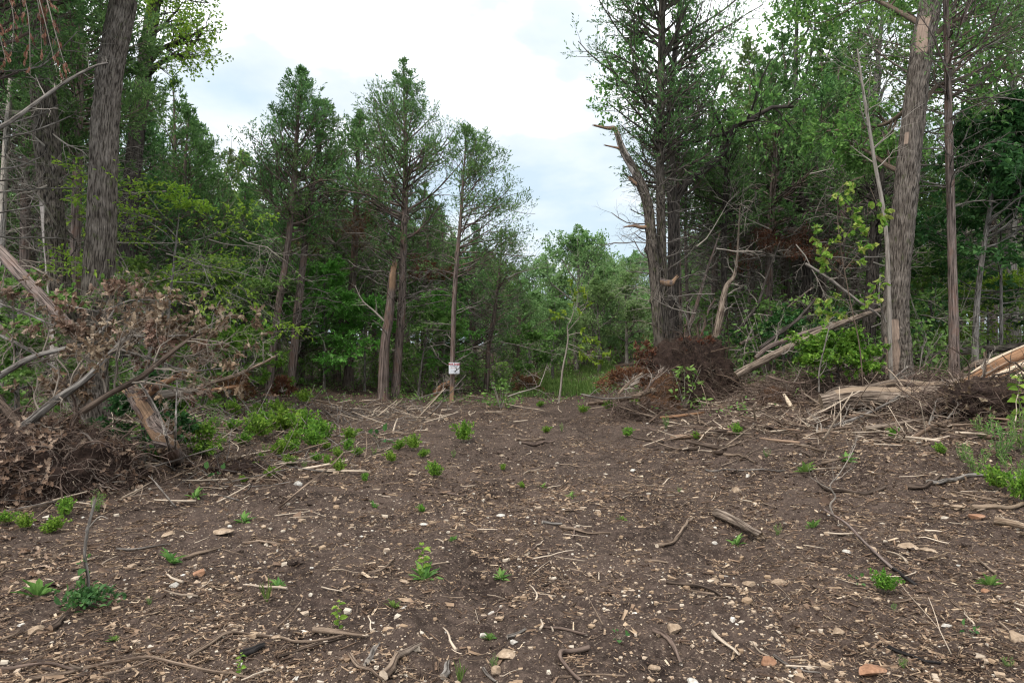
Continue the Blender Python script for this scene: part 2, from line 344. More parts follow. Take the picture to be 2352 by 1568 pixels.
def bark_mat(name, dark, light, bare=(0.42, 0.34, 0.27), moss=0.0, fz=0.14, sc=34, red=None, bump=0.6):
    m, N, L, b = mat_new(name)
    v = attr(N, 'buv').outputs['Vector']; t = attr(N, 'tint').outputs['Fac']
    mv = mapped(N, L, v, (1, 1, fz))
    n1 = noise(N, L, mv, sc, 6, 0.65); n2 = noise(N, L, v, 3.2, 3); n3 = noise(N, L, mapped(N, L, v, (1, 1, 0.35)), sc*3, 3)
    col = ramp(N, L, n1, [(0.41, tuple(x*0.7 for x in dark)), (0.50, tuple((a+c)/2 for a, c in zip(dark, light))), (0.60, light)])
    dk = ramp(N, L, n2, [(0.3, (0.62, 0.60, 0.58)), (0.7, (1.15, 1.15, 1.15))])
    col = mixc(N, L, 1.0, col, dk, 'MULTIPLY')
    if red: col = mixc(N, L, ramp(N, L, n2, [(0.5, (0, 0, 0)), (0.66, (0.8, 0.8, 0.8))]), col, red)
    if moss: col = mixc(N, L, ramp(N, L, noise(N, L, v, 5.0, 5, 0.7), [(0.62-moss*0.15, (0, 0, 0)), (0.72, (0.75, 0.75, 0.75))]), col, (0.060, 0.075, 0.020))
    w1 = noise(N, L, mapped(N, L, v, (1, 1, 0.05)), 60, 4)
    wood = ramp(N, L, w1, [(0.32, tuple(x*0.5 for x in bare)), (0.55, bare), (0.75, tuple(min(1, x*1.35) for x in bare))])
    fac = ramp(N, L, t, [(0.35, (0, 0, 0)), (0.6, (1, 1, 1))])
    col = mixc(N, L, fac, col, wood)
    L.new(col, b.inputs['Base Color']); b.inputs['Roughness'].default_value = 0.9; b.inputs['Specular IOR Level'].default_value = 0.15
    bp = N.new('ShaderNodeBump'); bp.inputs['Strength'].default_value = bump; bp.inputs['Distance'].default_value = 0.012
    ad = N.new('ShaderNodeMath'); ad.operation = 'MULTIPLY_ADD'; L.new(n3, ad.inputs[0]); ad.inputs[1].default_value = 0.5; L.new(n1, ad.inputs[2])
    L.new(ad.outputs[0], bp.inputs['Height']); L.new(bp.outputs[0], b.inputs['Normal'])
    return m
bark_mat('oak_bark', (0.052, 0.041, 0.033), (0.215, 0.180, 0.152), bare=(0.36, 0.26, 0.20), moss=0.2, fz=0.17, sc=36, bump=0.9)
bark_mat('mossy_bark', (0.030, 0.024, 0.020), (0.180, 0.150, 0.125), bare=(0.42, 0.36, 0.32), moss=0.6, fz=0.22)
bark_mat('cedar_bark', (0.060, 0.044, 0.038), (0.300, 0.235, 0.205), bare=(0.30, 0.19, 0.12), fz=0.06, sc=42, red=(0.17, 0.10, 0.075))
bark_mat('grey_bark', (0.085, 0.072, 0.062), (0.330, 0.300, 0.270), bare=(0.42, 0.36, 0.30))
bark_mat('dark_bark', (0.024, 0.019, 0.017), (0.130, 0.108, 0.094), bare=(0.2, 0.14, 0.1), moss=0.2)
bark_mat('dead_twig', (0.085, 0.070, 0.060), (0.290, 0.255, 0.225), bare=(0.42, 0.36, 0.30), bump=0.2)
bark_mat('slash_twig', (0.040, 0.030, 0.025), (0.165, 0.130, 0.108), bare=(0.3, 0.25, 0.2), bump=0.2)
bark_mat('brown_twig', (0.075, 0.050, 0.040), (0.240, 0.175, 0.140), bare=(0.42, 0.36, 0.30), bump=0.2)
bark_mat('dry_stick', (0.090, 0.060, 0.044), (0.330, 0.245, 0.180), bare=(0.62, 0.50, 0.38), fz=0.06, sc=60)
bark_mat('dark_root', (0.040, 0.028, 0.021), (0.150, 0.110, 0.085), bare=(0.33, 0.22, 0.15))
bark_mat('charred_wood', (0.010, 0.009, 0.009), (0.045, 0.040, 0.038), bare=(0.05, 0.04, 0.04))
bark_mat('pale_wood', (0.200, 0.135, 0.090), (0.560, 0.430, 0.310), bare=(0.75, 0.60, 0.44), fz=0.04, sc=50)
bark_mat('split_wood', (0.070, 0.034, 0.022), (0.330, 0.185, 0.110), bare=(0.33, 0.185, 0.105), fz=0.03, sc=50)
bark_mat('weathered_log', (0.085, 0.060, 0.045), (0.360, 0.285, 0.225), bare=(0.30, 0.22, 0.155), fz=0.08, sc=34, bump=0.9)
bark_mat('stem_green', (0.05, 0.07, 0.02), (0.12, 0.15, 0.05))

def stone_mat(name, a, c, d):
    m, N, L, b = mat_new(name); v = N.new('ShaderNodeTexCoord').outputs['Object']; t = attr(N, 'tint').outputs['Fac']
    col = ramp(N, L, noise(N, L, v, 9, 5), [(0.3, a), (0.5, c), (0.72, d)])
    col = mixc(N, L, 1.0, col, ramp(N, L, noise(N, L, v, 60, 3), [(0.3, (0.7, 0.68, 0.66)), (0.7, (1.15, 1.15, 1.15))]), 'MULTIPLY')
    col = mixc(N, L, ramp(N, L, noise(N, L, v, 22, 4), [(0.60, (0, 0, 0)), (0.70, (0.9, 0.9, 0.9))]), col, (0.07, 0.05, 0.04))
    L.new(col, b.inputs['Base Color']); b.inputs['Roughness'].default_value = 0.85
    bp = N.new('ShaderNodeBump'); bp.inputs['Strength'].default_value = 0.5; bp.inputs['Distance'].default_value = 0.006
    L.new(noise(N, L, v, 45, 5), bp.inputs['Height']); L.new(bp.outputs[0], b.inputs['Normal']); return m
stone_mat('tan_stone', (0.20, 0.135, 0.085), (0.36, 0.26, 0.175), (0.52, 0.40, 0.29))
stone_mat('white_stone', (0.36, 0.32, 0.27), (0.56, 0.52, 0.46), (0.74, 0.71, 0.66))
stone_mat('orange_stone', (0.18, 0.085, 0.045), (0.33, 0.17, 0.095), (0.46, 0.28, 0.18))

def ramp_mat(name, stops, rough=0.9, trans=0):
    m, N, L, b = mat_new(name)
    L.new(ramp(N, L, attr(N, 'tint').outputs['Fac'], stops), b.inputs['Base Color']); b.inputs['Roughness'].default_value = rough
    b.inputs['Specular IOR Level'].default_value = 0.2
    return m
ramp_mat('chips', [(0, (0.045, 0.028, 0.02)), (0.3, (0.13, 0.085, 0.06)), (0.6, (0.27, 0.18, 0.12)), (0.85, (0.46, 0.34, 0.23)), (1, (0.66, 0.54, 0.40))])
ramp_mat('gravel', [(0, (0.17, 0.11, 0.07)), (0.35, (0.36, 0.25, 0.16)), (0.6, (0.44, 0.34, 0.25)), (0.85, (0.54, 0.47, 0.38)), (1, (0.68, 0.64, 0.58))])
ramp_mat('leaf_litter', [(0, (0.07, 0.045, 0.03)), (0.5, (0.22, 0.15, 0.10)), (0.8, (0.34, 0.25, 0.17)), (1, (0.46, 0.37, 0.28))])
def soil_mat(name, a, c, d, fleck=0.0, dist=0.02):
    m, N, L, b = mat_new(name); v = N.new('ShaderNodeTexCoord').outputs['Object']
    n1 = noise(N, L, v, 1.1, 5, 0.6); n2 = noise(N, L, v, 14, 6, 0.7); n3 = noise(N, L, v, 90, 4, 0.7)
    col = ramp(N, L, n1, [(0.35, a), (0.62, c)])
    col = mixc(N, L, ramp(N, L, n2, [(0.45, (0, 0, 0)), (0.7, (0.85, 0.85, 0.85))]), col, d)
    col = mixc(N, L, 1.0, col, ramp(N, L, n3, [(0.3, (0.55, 0.55, 0.55)), (0.7, (1.35, 1.35, 1.35))]), 'MULTIPLY')
    if fleck:
        vo = N.new('ShaderNodeTexVoronoi'); vo.inputs['Scale'].default_value = 38; vo.inputs['Randomness'].default_value = 1; L.new(v, vo.inputs['Vector'])
        col = mixc(N, L, ramp(N, L, vo.outputs['Distance'], [(0.18, (fleck, fleck, fleck)), (0.28, (0, 0, 0))]), col, ramp(N, L, vo.outputs['Color'], [(0.2, (0.08, 0.06, 0.045)), (0.8, (0.36, 0.27, 0.20))]))
        v2 = N.new('ShaderNodeTexVoronoi'); v2.inputs['Scale'].default_value = 95; L.new(v, v2.inputs['Vector'])
        col = mixc(N, L, ramp(N, L, v2.outputs['Distance'], [(0.13, (fleck, fleck, fleck)), (0.20, (0, 0, 0))]), col, ramp(N, L, v2.outputs['Color'], [(0.3, (0.05, 0.035, 0.028)), (0.8, (0.40, 0.31, 0.23))]))
    L.new(col, b.inputs['Base Color']); b.inputs['Roughness'].default_value = 0.95; b.inputs['Specular IOR Level'].default_value = 0.1
    bp = N.new('ShaderNodeBump'); bp.inputs['Strength'].default_value = 0.9; bp.inputs['Distance'].default_value = dist
    ad = N.new('ShaderNodeMath'); ad.operation = 'MULTIPLY_ADD'; L.new(n3, ad.inputs[0]); ad.inputs[1].default_value = 0.35; L.new(n2, ad.inputs[2])
    L.new(ad.outputs[0], bp.inputs['Height']); L.new(bp.outputs[0], b.inputs['Normal']); return m
soil_mat('soil', (0.031, 0.021, 0.017), (0.086, 0.061, 0.049), (0.155, 0.110, 0.086), 0.9, 0.035)
soil_mat('clay', (0.060, 0.035, 0.022), (0.130, 0.065, 0.035), (0.200, 0.105, 0.055), 0.0, 0.04)
soil_mat('dark_clod', (0.030, 0.020, 0.017), (0.055, 0.036, 0.029), (0.085, 0.055, 0.042), 0.0, 0.04)

# ---------------------------------------------------------------- objects
NAMES = []
def empty(name, loc, label, cat, group=None):
    o = bpy.data.objects.new(name, None); COL.objects.link(o); o.location = tuple(float(v) for v in loc); o.empty_display_size = 0.1
    o['label'] = label; o['category'] = cat
    if group: o['group'] = group
    return o
def part(name, g, mname, parent=None, label=None, world=False):
    """link the geometry as ONE mesh object; world: the geometry was laid out in world coordinates"""
    if world and parent is not None:
        q = parent.location + (parent.parent.location if parent.parent else Vector((0, 0, 0)))
        g.V = [v - np.array(q) for v in g.V]
    me = g.mesh(name) if isinstance(g, Geo) else g
    if not me.materials: me.materials.append(MT[mname])
    o = bpy.data.objects.new(name, me); COL.objects.link(o)
    if parent: o.parent = parent
    if label: o['label'] = label
    return o
def tag(o, label, cat, group=None, kind=None):
    if label: o['label'] = label
    if cat: o['category'] = cat
    if group: o['group'] = group
    if kind: o['kind'] = kind
    return o
def dup(root, loc, rotz, scale, label, group=None, sz=None):
    r = root.copy(); COL.objects.link(r); r.location = tuple(float(v) for v in loc); r.rotation_euler = (0, 0, rotz)
    r.scale = (scale, scale, (sz or scale)); r['label'] = label
    if group: r['group'] = group
    for ch in root.children:
        c = ch.copy(); COL.objects.link(c); c.parent = r
    return r
# ---------------------------------------------------------------- the ground: one sheet to the horizon
def ground():
    g = Geo()
    ys = np.concatenate([np.linspace(-6, 1.2, 24), np.geomspace(1.3, 30, 560), np.geomspace(31, 420, 46)])
    us = np.linspace(-1, 1, 480); us = np.sign(us)*np.abs(us)**1.25
    Y, U = np.meshgrid(ys, us, indexing='ij'); X = U*(2.6 + np.maximum(Y, 0)*1.15)
    far = ss(60, 120, Y)
    Z = hgt(X, Y)
    near = 1-ss(9, 16, Y)
    Z = Z + near*(0.020*(vn(X*24, Y*24, s=6)-0.5) + 0.011*(vn(X*55, Y*55, s=7)-0.5))
    n, k = X.shape
    i = np.arange(n-1)[:, None]*k; j = np.arange(k-1)[None]
    F = np.stack([i+j, i+j+1, i+j+1+k, i+j+k], -1).reshape(-1, 4)
    g.add(np.stack([X, Y, Z], -1), F, 0.5, None, True)
    o = part('ground', g, 'soil'); o['kind'] = 'structure'
ground()

def scatter(n, rng, d0, d1, pw, width=0.82, keep=None):
    """n spots on the ground, denser near the camera"""
    u = rng.uniform(0, 1, n); e = 1-pw
    y = (d0**e + u*(d1**e - d0**e))**(1/e); x = rng.uniform(-1, 1, n)*(width*y+0.8)
    if keep is not None:
        m = keep(x, y) > rng.uniform(0, 1, n); x, y = x[m], y[m]
    return x, y
def patchy(x, y):
    """where the tracks were scraped bare and where the mulch lies thick"""
    p = ss(0.40, 0.58, vn(x*0.9+5, y*0.55, s=21)*0.5 + vn(x*3.1, y*2.3, s=22)*0.35 + vn(x*8, y*6, s=23)*0.15)
    return 0.10 + 0.90*p
def slivers(g, x, y, rng, ln, wd, th, tint, tilt=0.25, lift=0.004):
    M = len(x); z = hgt(x, y) + lift; a = rng.uniform(0, 2*np.pi, M)
    d = nrm(np.stack([np.cos(a), np.sin(a), rng.normal(0, tilt, M)], -1)); u, v = rot_to(d)
    b = rng.uniform(-0.7, 0.7, M)[:, None]; s = u*np.sin(b) + v*np.cos(b); n = np.cross(d, s)
    p = np.stack([x, y, z], -1); l = ln[:, None]; w_ = wd[:, None]; t = th[:, None]
    k1, k2, k3 = rng.uniform(0.3, 1, (3, M, 1))
    V = np.stack([p-d*l*0.5-s*w_*k1*.5, p-d*l*0.45+s*w_*.5, p+d*l*0.5+s*w_*k2*.5, p+d*l*0.42-s*w_*k3*.5, p+n*t+d*l*0.1*(k1-.5), p+n*t*0.8+d*l*0.3], 1)
    F = np.array([[0, 4, 1], [1, 4, 5], [1, 5, 2], [2, 5, 3], [3, 5, 4], [3, 4, 0]])
    g.add(V, (np.arange(M)[:, None, None]*6+F).reshape(-1, 3), np.repeat(tint, 6), None, False)

rng = np.random.default_rng(11)
g = Geo()
x, y = scatter(230000, rng, 1.9, 26, 1.5, keep=patchy); M = len(x)
sc_ = np.clip(0.68+y*0.095, 0.6, 2.3)
l = rng.lognormal(-4.15, 0.55, M)*sc_; slivers(g, x, y, rng, l, l*rng.uniform(0.12, 0.4, M), l*0.12, np.clip(rng.beta(1.6, 1.7, M), 0, 1))
x, y = scatter(60000, rng, 6.0, 25, 0.15, keep=patchy); M = len(x)
l = rng.lognormal(-3.3, 0.5, M); slivers(g, x, y, rng, l, l*rng.uniform(0.15, 0.45, M), l*0.12, np.clip(rng.beta(1.8, 1.6, M), 0, 1))
x, y = scatter(30000, rng, 2.0, 24, 1.3, keep=patchy); M = len(x)
l = rng.lognormal(-3.0, 0.45, M)*np.clip(0.8+y*0.03, 0.8, 1.4); slivers(g, x, y, rng, l, l*rng.uniform(0.10, 0.28, M), l*0.10, np.clip(rng.beta(2.4, 2, M), 0, 1), 0.15, 0.008)
tag(part('wood_chips', g, 'chips'), 'brown and tan shredded wood chips strewn over the cleared soil', 'wood chips', kind='stuff')

g = Geo()
x, y = scatter(46000, rng, 1.9, 20, 1.7, keep=lambda x, y: 0.25+0.75*ss(0.4, 0.7, vn(x*1.4, y*1.1, s=31))); M = len(x)
z = hgt(x, y); q = nrm(rng.normal(size=(M, 1, 3)))
cube = np.array([[-1, -1, -1], [1, -1, -1], [1, 1, -1], [-1, 1, -1], [-1, -1, 1], [1, -1, 1], [1, 1, 1], [-1, 1, 1]])*0.5
sz = (np.minimum(.05, rng.lognormal(-4.65, 0.65, M))*np.clip(0.7+y*0.07, 0.7, 1.8))[:, None, None]
V = cube[None]*rng.uniform(0.45, 1.2, (M, 8, 3))*sz*np.stack([np.ones(M), rng.uniform(.5, 1, M), rng.uniform(.3, .7, M)], -1)[:, None]
a = rng.uniform(0, 6.28, M)[:, None]; V = np.stack([V[..., 0]*np.cos(a)-V[..., 1]*np.sin(a), V[..., 0]*np.sin(a)+V[..., 1]*np.cos(a), V[..., 2]], -1)
V = V + np.stack([x, y, z+0.1*sz[:, 0, 0]], -1)[:, None]
F = np.array([[3, 2, 1, 0], [4, 5, 6, 7], [0, 1, 5, 4], [1, 2, 6, 5], [2, 3, 7, 6], [3, 0, 4, 7]])
g.add(V, (np.arange(M)[:, None, None]*8+F).reshape(-1, 4), np.repeat(np.clip(rng.beta(2, 2, M), 0, 1), 8), None, False)
tag(part('gravel', g, 'gravel'), 'tan and white chert gravel bedded in the dark soil', 'gravel', kind='stuff')

g = Geo()      # fine rootlets and twig litter
x, y = scatter(9000, rng, 1.9, 20, 1.35, keep=patchy); M = len(x); npt = 6
a = rng.uniform(0, 6.28, M); P = np.empty((M, npt, 3)); px_, py_ = x.copy(), y.copy(); l = rng.lognormal(-1.95, 0.5, M)
arch = rng.uniform(0, 0.02, M)
for s in range(npt):
    P[:, s, 0] = px_; P[:, s, 1] = py_; P[:, s, 2] = hgt(px_, py_) + 0.005 + arch*math.sin(math.pi*s/(npt-1))*1.0
    a = a + rng.normal(0, 0.42, M); px_ = px_ + np.cos(a)*l/(npt-1); py_ = py_ + np.sin(a)*l/(npt-1)
rr = (rng.lognormal(-6.35, 0.35, M)*np.clip(0.8+y*0.06, 0.8, 1.8))[:, None]*np.linspace(1, 0.4, npt)
tubes(g, P, rr, 3, rng.uniform(0, 0.3, M))
tag(part('twig_litter', g, 'dry_stick'), 'thin brown twigs and rootlets littering the cleared soil', 'twigs', kind='stuff')

def forest_floor(x, y):
    """litter lies under the trees and on the banks"""
    return np.maximum(ss(3.2, 6.5, np.abs(x) - np.maximum(0, (9-y))*0.15)*ss(4, 8, y), ss(18, 24, y))
g = Geo()
x, y = scatter(60000, rng, 3.5, 36, 0.9, width=0.95, keep=forest_floor); M = len(x)
p = np.stack([x, y, hgt(x, y)+0.012], -1); a = rng.uniform(0, 6.28, M); d = np.stack([np.cos(a), np.sin(a), rng.normal(0, .3, M)], -1)
leaves(g, p, d, rng, 0.055, 0.034, 0.5, 0, 0.5, 'o', np.clip(rng.beta(2, 2.3, M), 0, 1))
tag(part('leaf_litter', g, 'leaf_litter'), 'dead brown leaf litter under the trees and along the banks', 'leaf litter', kind='stuff')

g = Geo()      # low green ground cover along the tree line
def edge(x, y):
    c = ss(17, 20.5, y - 0.25*np.abs(x+2)) * (0.3 + 0.7*ss(.45, .6, vn(x*1.1, y*1.1, s=41)))
    rt = ss(2.5, 4.5, x)*ss(12, 15, y)*ss(.4, .6, vn(x*1.3, y*1.3, s=42)); lf = ss(-4.5, -6.5, x)*ss(7.5, 10, y)*ss(.35, .6, vn(x*1.3, y*1.3, s=43))
    return np.clip(np.maximum(np.maximum(c, rt), lf), 0, 1)
x, y = scatter(9000, rng, 6, 34, 0.6, width=0.85, keep=edge); M = len(x)
hh = rng.uniform(0.03, 0.34, M)*np.clip(vn(x*0.8, y*0.8, s=44)*2-0.2, 0.3, 1.4)
P = np.stack([x, y, hgt(x, y)], -1); Pm = np.repeat(P, 9, 0); Pm = Pm + np.concatenate([rng.normal(0, 0.10, (len(Pm), 2)), rng.uniform(0, 1, (len(Pm), 1))*np.repeat(hh, 9)[:, None]+0.02], 1)
a = rng.uniform(0, 6.28, len(Pm)); leaves(g, Pm, np.stack([np.cos(a), np.sin(a), np.full(len(Pm), 0.25)], -1), rng, 0.075, 0.045, 0.35, 0, 0.5, 'd')
tag(part('undergrowth', g, 'oak_green'), 'low green undergrowth along the foot of the trees', 'undergrowth', kind='stuff')

g = Geo()      # the strip of grass far down the clearing
M = 12000; x = rng.uniform(0.3, 3.9, M); y = rng.uniform(21.5, 40, M); x = x*y/26
m = vn(x*0.9, y*0.9, s=51) > rng.uniform(0.15, 0.6, M); x, y = x[m], y[m]; M = len(x)
leaves(g, np.stack([x, y, hgt(x, y)-0.01], -1), np.tile([0, 0, 1.], (M, 1)), rng, 0.24, 0.022, 0.22, 0, 0, 'd')
tag(part('grass', g, 'grass_green'), 'pale green grass at the far end of the clearing', 'grass', kind='stuff')

# ---------------------------------------------------------------- trees
def cedar(root, path, rad, seed, crown=(0.35, 1.0), Rm=1.8, nb=80, leaf_m='cedar_green', dead=26, dead_r=(0.03, 0.5), k=10, hero=False,
          lf=0.085, lw=0.024, n2=10, n3=7, nl=7, bark='cedar_bark', side=None, dead_len=1.0, prof=None, bare=None, bumps=(), sparse=0.0):
    """an eastern redcedar: trunk path in coordinates local to the root; crown = where on the trunk the green begins and ends"""
    rng = np.random.default_rng(seed); path = np.asarray(path, float)
    gt = Geo()
    ln = np.linalg.norm(np.diff(path, axis=0), axis=1).sum()
    if hero: bole(gt, path, rad, 26, 0.06, 0.10, 7, 5, seed, flare=0.25, bare=bare, bumps=bumps)
    P0 = smooth_path(path, 24); R0 = np.interp(np.linspace(0, 1, 24), np.linspace(0, 1, len(rad)), rad)
    if not hero: tubes(gt, P0, R0*(1+0.5*np.exp(-np.arange(24)/0.8)), k, 0.0)
    gc = Geo()
    c0, c1 = crown
    if prof is None: prof = lambda s: (0.30+0.70*np.minimum(1, (s+0.02)/0.22))*(1-s)**0.95 + 0.02
    def lfn(t, pl):
        s = np.clip((t-c0)/(c1-c0), 0, 1); return Rm*prof(s)*(0.7+0.6*vn(t*9+seed, t*0+seed, s=seed))
    def afn(t): s = np.clip((t-c0)/(c1-c0), 0, 1); return R(74) - s*R(38)
    tt = (np.arange(nb)+rng.uniform(0, 1, nb))/nb; tt = tt**0.95
    ph = None
    if side is not None: ph = rng.normal(R(side[0]), R(side[1]), (1, nb)); ph = np.where(rng.uniform(0, 1, (1, nb)) < side[2], ph, rng.uniform(0, 6.28, (1, nb)))
    P1, R1 = grow(P0[None], R0[None], nb, c0, min(c1, 0.995), lfn, afn, 0.0, 8, 0.35, 0.10, rng, 0.45, tt=tt[None], phi=ph)
    tubes(gt, P1, R1*0.8, 4, 0.0)
    P2, R2 = grow(P1, R1, n2, 0.22, 1.0, lambda t, pl: pl*0.42*(1.15-t*0.75)+0.08, lambda t: R(48)+0*t, 0.12, 5, 0.35, 0.16, rng, 0.5)
    l1_ = np.linalg.norm(P1[:, -1]-P1[:, 0], axis=1); kp = rng.uniform(0, 1, len(P2)) < np.repeat(np.clip(l1_/(Rm*0.6), 0.22, 1), n2); P2, R2 = P2[kp], R2[kp]
    tubes(gt, P2, R2, 3, 0.0)
    P3, R3 = grow(P2, R2, n3, 0.25, 1.0, lambda t, pl: pl*0.36+0.07, lambda t: R(42)+0*t, 0.15, 3, 0.3, 0.15, rng, 0.5)
    if sparse: kp = rng.uniform(0, 1, len(P3)) > sparse; P3 = P3[kp]
    p, d = sample(P3, nl, rng, 0.15, 1.0)
    leaves(gc, p, d, rng, lf, lw, 0.45, -0.1, 0, 'd')
    tip = P0[-1][None]+np.zeros((40, 3)); tip[:, 2] -= rng.uniform(0, 0.5, 40)
    leaves(gc, tip, np.tile([0, 0, 1.], (40, 1)), rng, lf*1.4, lw, 0.6)
    tr = part('trunk', gt, bark, root); cr_ = part('crown', gc, leaf_m, root)
    if dead:
        gd = Geo()
        D1, S1 = grow(P0[None], R0[None], dead, dead_r[0], dead_r[1], lambda t, pl: Rm*0.62*dead_len*(0.6+0.6*t)+0*pl, lambda t: R(80)+0*t, 0.10, 7, 0.15, 0.16, rng, 0.28)
        S1 = np.minimum(S1, 0.014+0*S1); tubes(gd, D1, S1, 4, 0.0)
        D2, S2 = grow(D1, S1, 6, 0.2, 1.0, lambda t, pl: pl*0.35, lambda t: R(45)+0*t, 0.0, 4, 0.1, 0.2, rng, 0.6); tubes(gd, D2, S2, 3, 0.0)
        D3, S3 = grow(D2, S2, 3, 0.3, 1.0, lambda t, pl: pl*0.5, lambda t: R(45)+0*t, 0.0, 3, 0.0, 0.2, rng, 0.6); tubes(gd, D3, np.maximum(S3, 0.002), 3, 0.0)
        part('dead_branches', gd, 'dead_twig', root)
    return root

def broadleaf(root, path, rad, seed, crown=(0.35, 0.98), spread=2.6, n1=14, n2=7, n3=7, n4=5, nl=4, leaf_m='oak_green', bark='grey_bark',
              lf=0.12, lw=0.075, shape='d', up=0.25, k=12, drop=0.15, flat=0.0, flatness=0.35, ang=55, limbs=None, trunk=None, lspread=0.7, only=None):
    rng = np.random.default_rng(seed); path = np.asarray(path, float); gt = Geo(); gc = Geo()
    P0 = smooth_path(path, 20); R0 = np.interp(np.linspace(0, 1, 20), np.linspace(0, 1, len(rad)), rad)
    if trunk is None: tubes(gt, P0, R0*(1+0.4*np.exp(-np.arange(20)/0.8)), k, 0.0)
    else: trunk(gt)
    def l1(t, pl):
        s = np.clip((t-crown[0])/(crown[1]-crown[0]), 0, 1); return spread*(0.55+0.6*np.sin(np.pi*np.clip(s*0.85+0.12, 0, 1)))*(1.15-0.55*s)
    P1, R1 = grow(P0[None], R0[None], n1, crown[0], crown[1], l1, lambda t: R(ang+12)-R(40)*np.clip((t-crown[0])/(crown[1]-crown[0]), 0, 1), up*0.4, 8, up, 0.18, rng, 0.55, phi=only)
    if limbs is not None:
        LP = np.array([smooth_path(l, 8) for l, _ in limbs]); LR = np.array([np.interp(np.linspace(0, 1, 8), np.linspace(0, 1, len(r)), r) for _, r in limbs])
        P1 = np.concatenate([P1, LP]); R1 = np.concatenate([R1, LR])
    tubes(gt, P1, R1, 6, 0.0)
    P2, R2 = grow(P1, R1, n2, 0.25, 1.0, lambda t, pl: pl*0.45*(1.2-0.6*t), lambda t: R(50)+0*t, up*0.4, 6, up*0.5, 0.22, rng, 0.55, flat=flat); tubes(gt, P2, R2, 4, 0.0)
    P3, R3 = grow(P2, R2, n3, 0.2, 1.0, lambda t, pl: pl*0.42+0.06, lambda t: R(50)+0*t, 0.05, 4, 0.0, 0.25, rng, 0.55, flat=flat); tubes(gt, P3, R3, 3, 0.0)
    if n4:
        P4, R4 = grow(P3, R3, n4, 0.2, 1.0, lambda t, pl: pl*0.42+0.06, lambda t: R(50)+0*t, 0.0, 3, -drop, 0.25, rng, 0.55, flat=flat)
    else: P4 = P3
    p, d = sample(P4, nl, rng, 0.2, 1.0)
    leaves(gc, p, d, rng, lf, lw, lspread, drop, flatness, shape)
    part('trunk', gt, bark, root); part('crown', gc, leaf_m, root)
    return root

def loc_path(base, pts, Dd=None):
    """pixel waypoints (px, py[, D]) -> coordinates relative to base"""
    out = []
    for q in pts:
        D = q[2] if len(q) > 2 else base[1]
        out.append(W(q[0], q[1], D) - base)
    return out
def wid(px, D): return px/FPX*D/2     # radius of something px wide in the picture

# -- the two tall cedars and the third on the far side of the clearing
def standing(name, label, cat, px, D, pts, widths, group=None, sink=0.12):
    b = GD(px, D, 0.0); root = empty(name, b, label, cat, group)
    P = [np.array([0, 0, -sink])] + loc_path(b, pts); return root, P, [wid(w_, D) for w_ in widths]

r_, P, rd = standing('cedar_tree', 'tall cedar with pale bare lower trunk leaning right, leftmost of the clearing-edge cedars', 'tree', 617, 20.5,
    [(622, 850), (640, 700), (657, 590), (672, 450), (678, 350), (684, 250), (690, 165)], [22, 20, 19, 17, 16, 12, 7, 2])
cedar(r_, P, rd, 101, (0.46, 1), 2.3, 92, hero=True, dead=34, dead_r=(0.2, 0.62), n2=11, n3=7, nl=6, bark='cedar_bark')
r_, P, rd = standing('cedar_tree', 'dark twin cedar trunk just right of the leaning pale cedar trunk', 'tree', 668, 21.2,
    [(672, 850), (685, 700), (697, 590), (708, 480), (722, 400), (740, 300), (745, 235)], [26, 22, 21, 18, 14, 12, 8, 2])
cedar(r_, P, rd, 102, (0.46, 1), 1.9, 52, hero=True, dead=44, dead_r=(0.15, 0.62), n2=10, n3=7, nl=6, leaf_m='cedar_green', side=(0, 60, 0.5), dead_len=1.3)
r_, P, rd = standing('cedar_tree', 'tallest cedar across the clearing, its shaggy trunk beside a broken stub', 'tree', 907, 21.0,
    [(912, 850), (923, 700), (926, 590), (930, 450), (931, 350), (929, 250), (926, 142)], [26, 23, 22, 19, 17, 13, 8, 2])
cedar(r_, P, rd, 103, (0.42, 1), 2.6, 98, hero=True, dead=60, dead_r=(0.18, 0.60), n2=11, n3=7, nl=6, dead_len=1.15, sparse=0.1)
r_, P, rd = standing('cedar_tree', 'cedar with a white for-sale sign nailed to its slender trunk', 'tree', 1038, 19.8,
    [(1039, 850), (1043, 700), (1049, 600), (1058, 500), (1063, 420), (1068, 350), (1071, 300)], [15, 14, 13, 12, 9, 7, 4, 2])
SIGN_TREE = r_
cedar(r_, P, rd, 104, (0.36, 1), 2.2, 62, hero=True, dead=26, dead_r=(0.12, 0.55), n2=11, n3=7, nl=5, side=(0, 50, 0.6), dead_len=1.1, sparse=0.1,
      bare=lambda a, t: (t < 0.085)*ss(60, 40, np.abs((a-265+180) % 360-180)))
r_, P, rd = standing('cedar_tree', 'half-hidden cedar behind and left of the tallest cedar', 'tree', 800, 24.5,
    [(806, 700), (815, 560), (818, 450), (822, 350), (826, 262)], [20, 18, 16, 13, 8, 3])
cedar(r_, P, rd, 105, (0.45, 1), 2.2, 76, dead=40, dead_r=(0.1, 0.5), n2=9, n3=6, nl=5, lf=.11, lw=.034)
r_, P, rd = standing('cedar_tree', 'low cedar with long bare twigs, right of the sign', 'tree', 1117, 24.5,
    [(1122, 800), (1133, 740), (1140, 680), (1150, 600), (1152, 540)], [12, 11, 10, 8, 5, 2])
cedar(r_, P, rd, 106, (0.5, 1), 1.9, 46, dead=50, dead_r=(0.1, 0.8), n2=8, n3=6, nl=4, dead_len=1.1, side=(0, 70, .5))
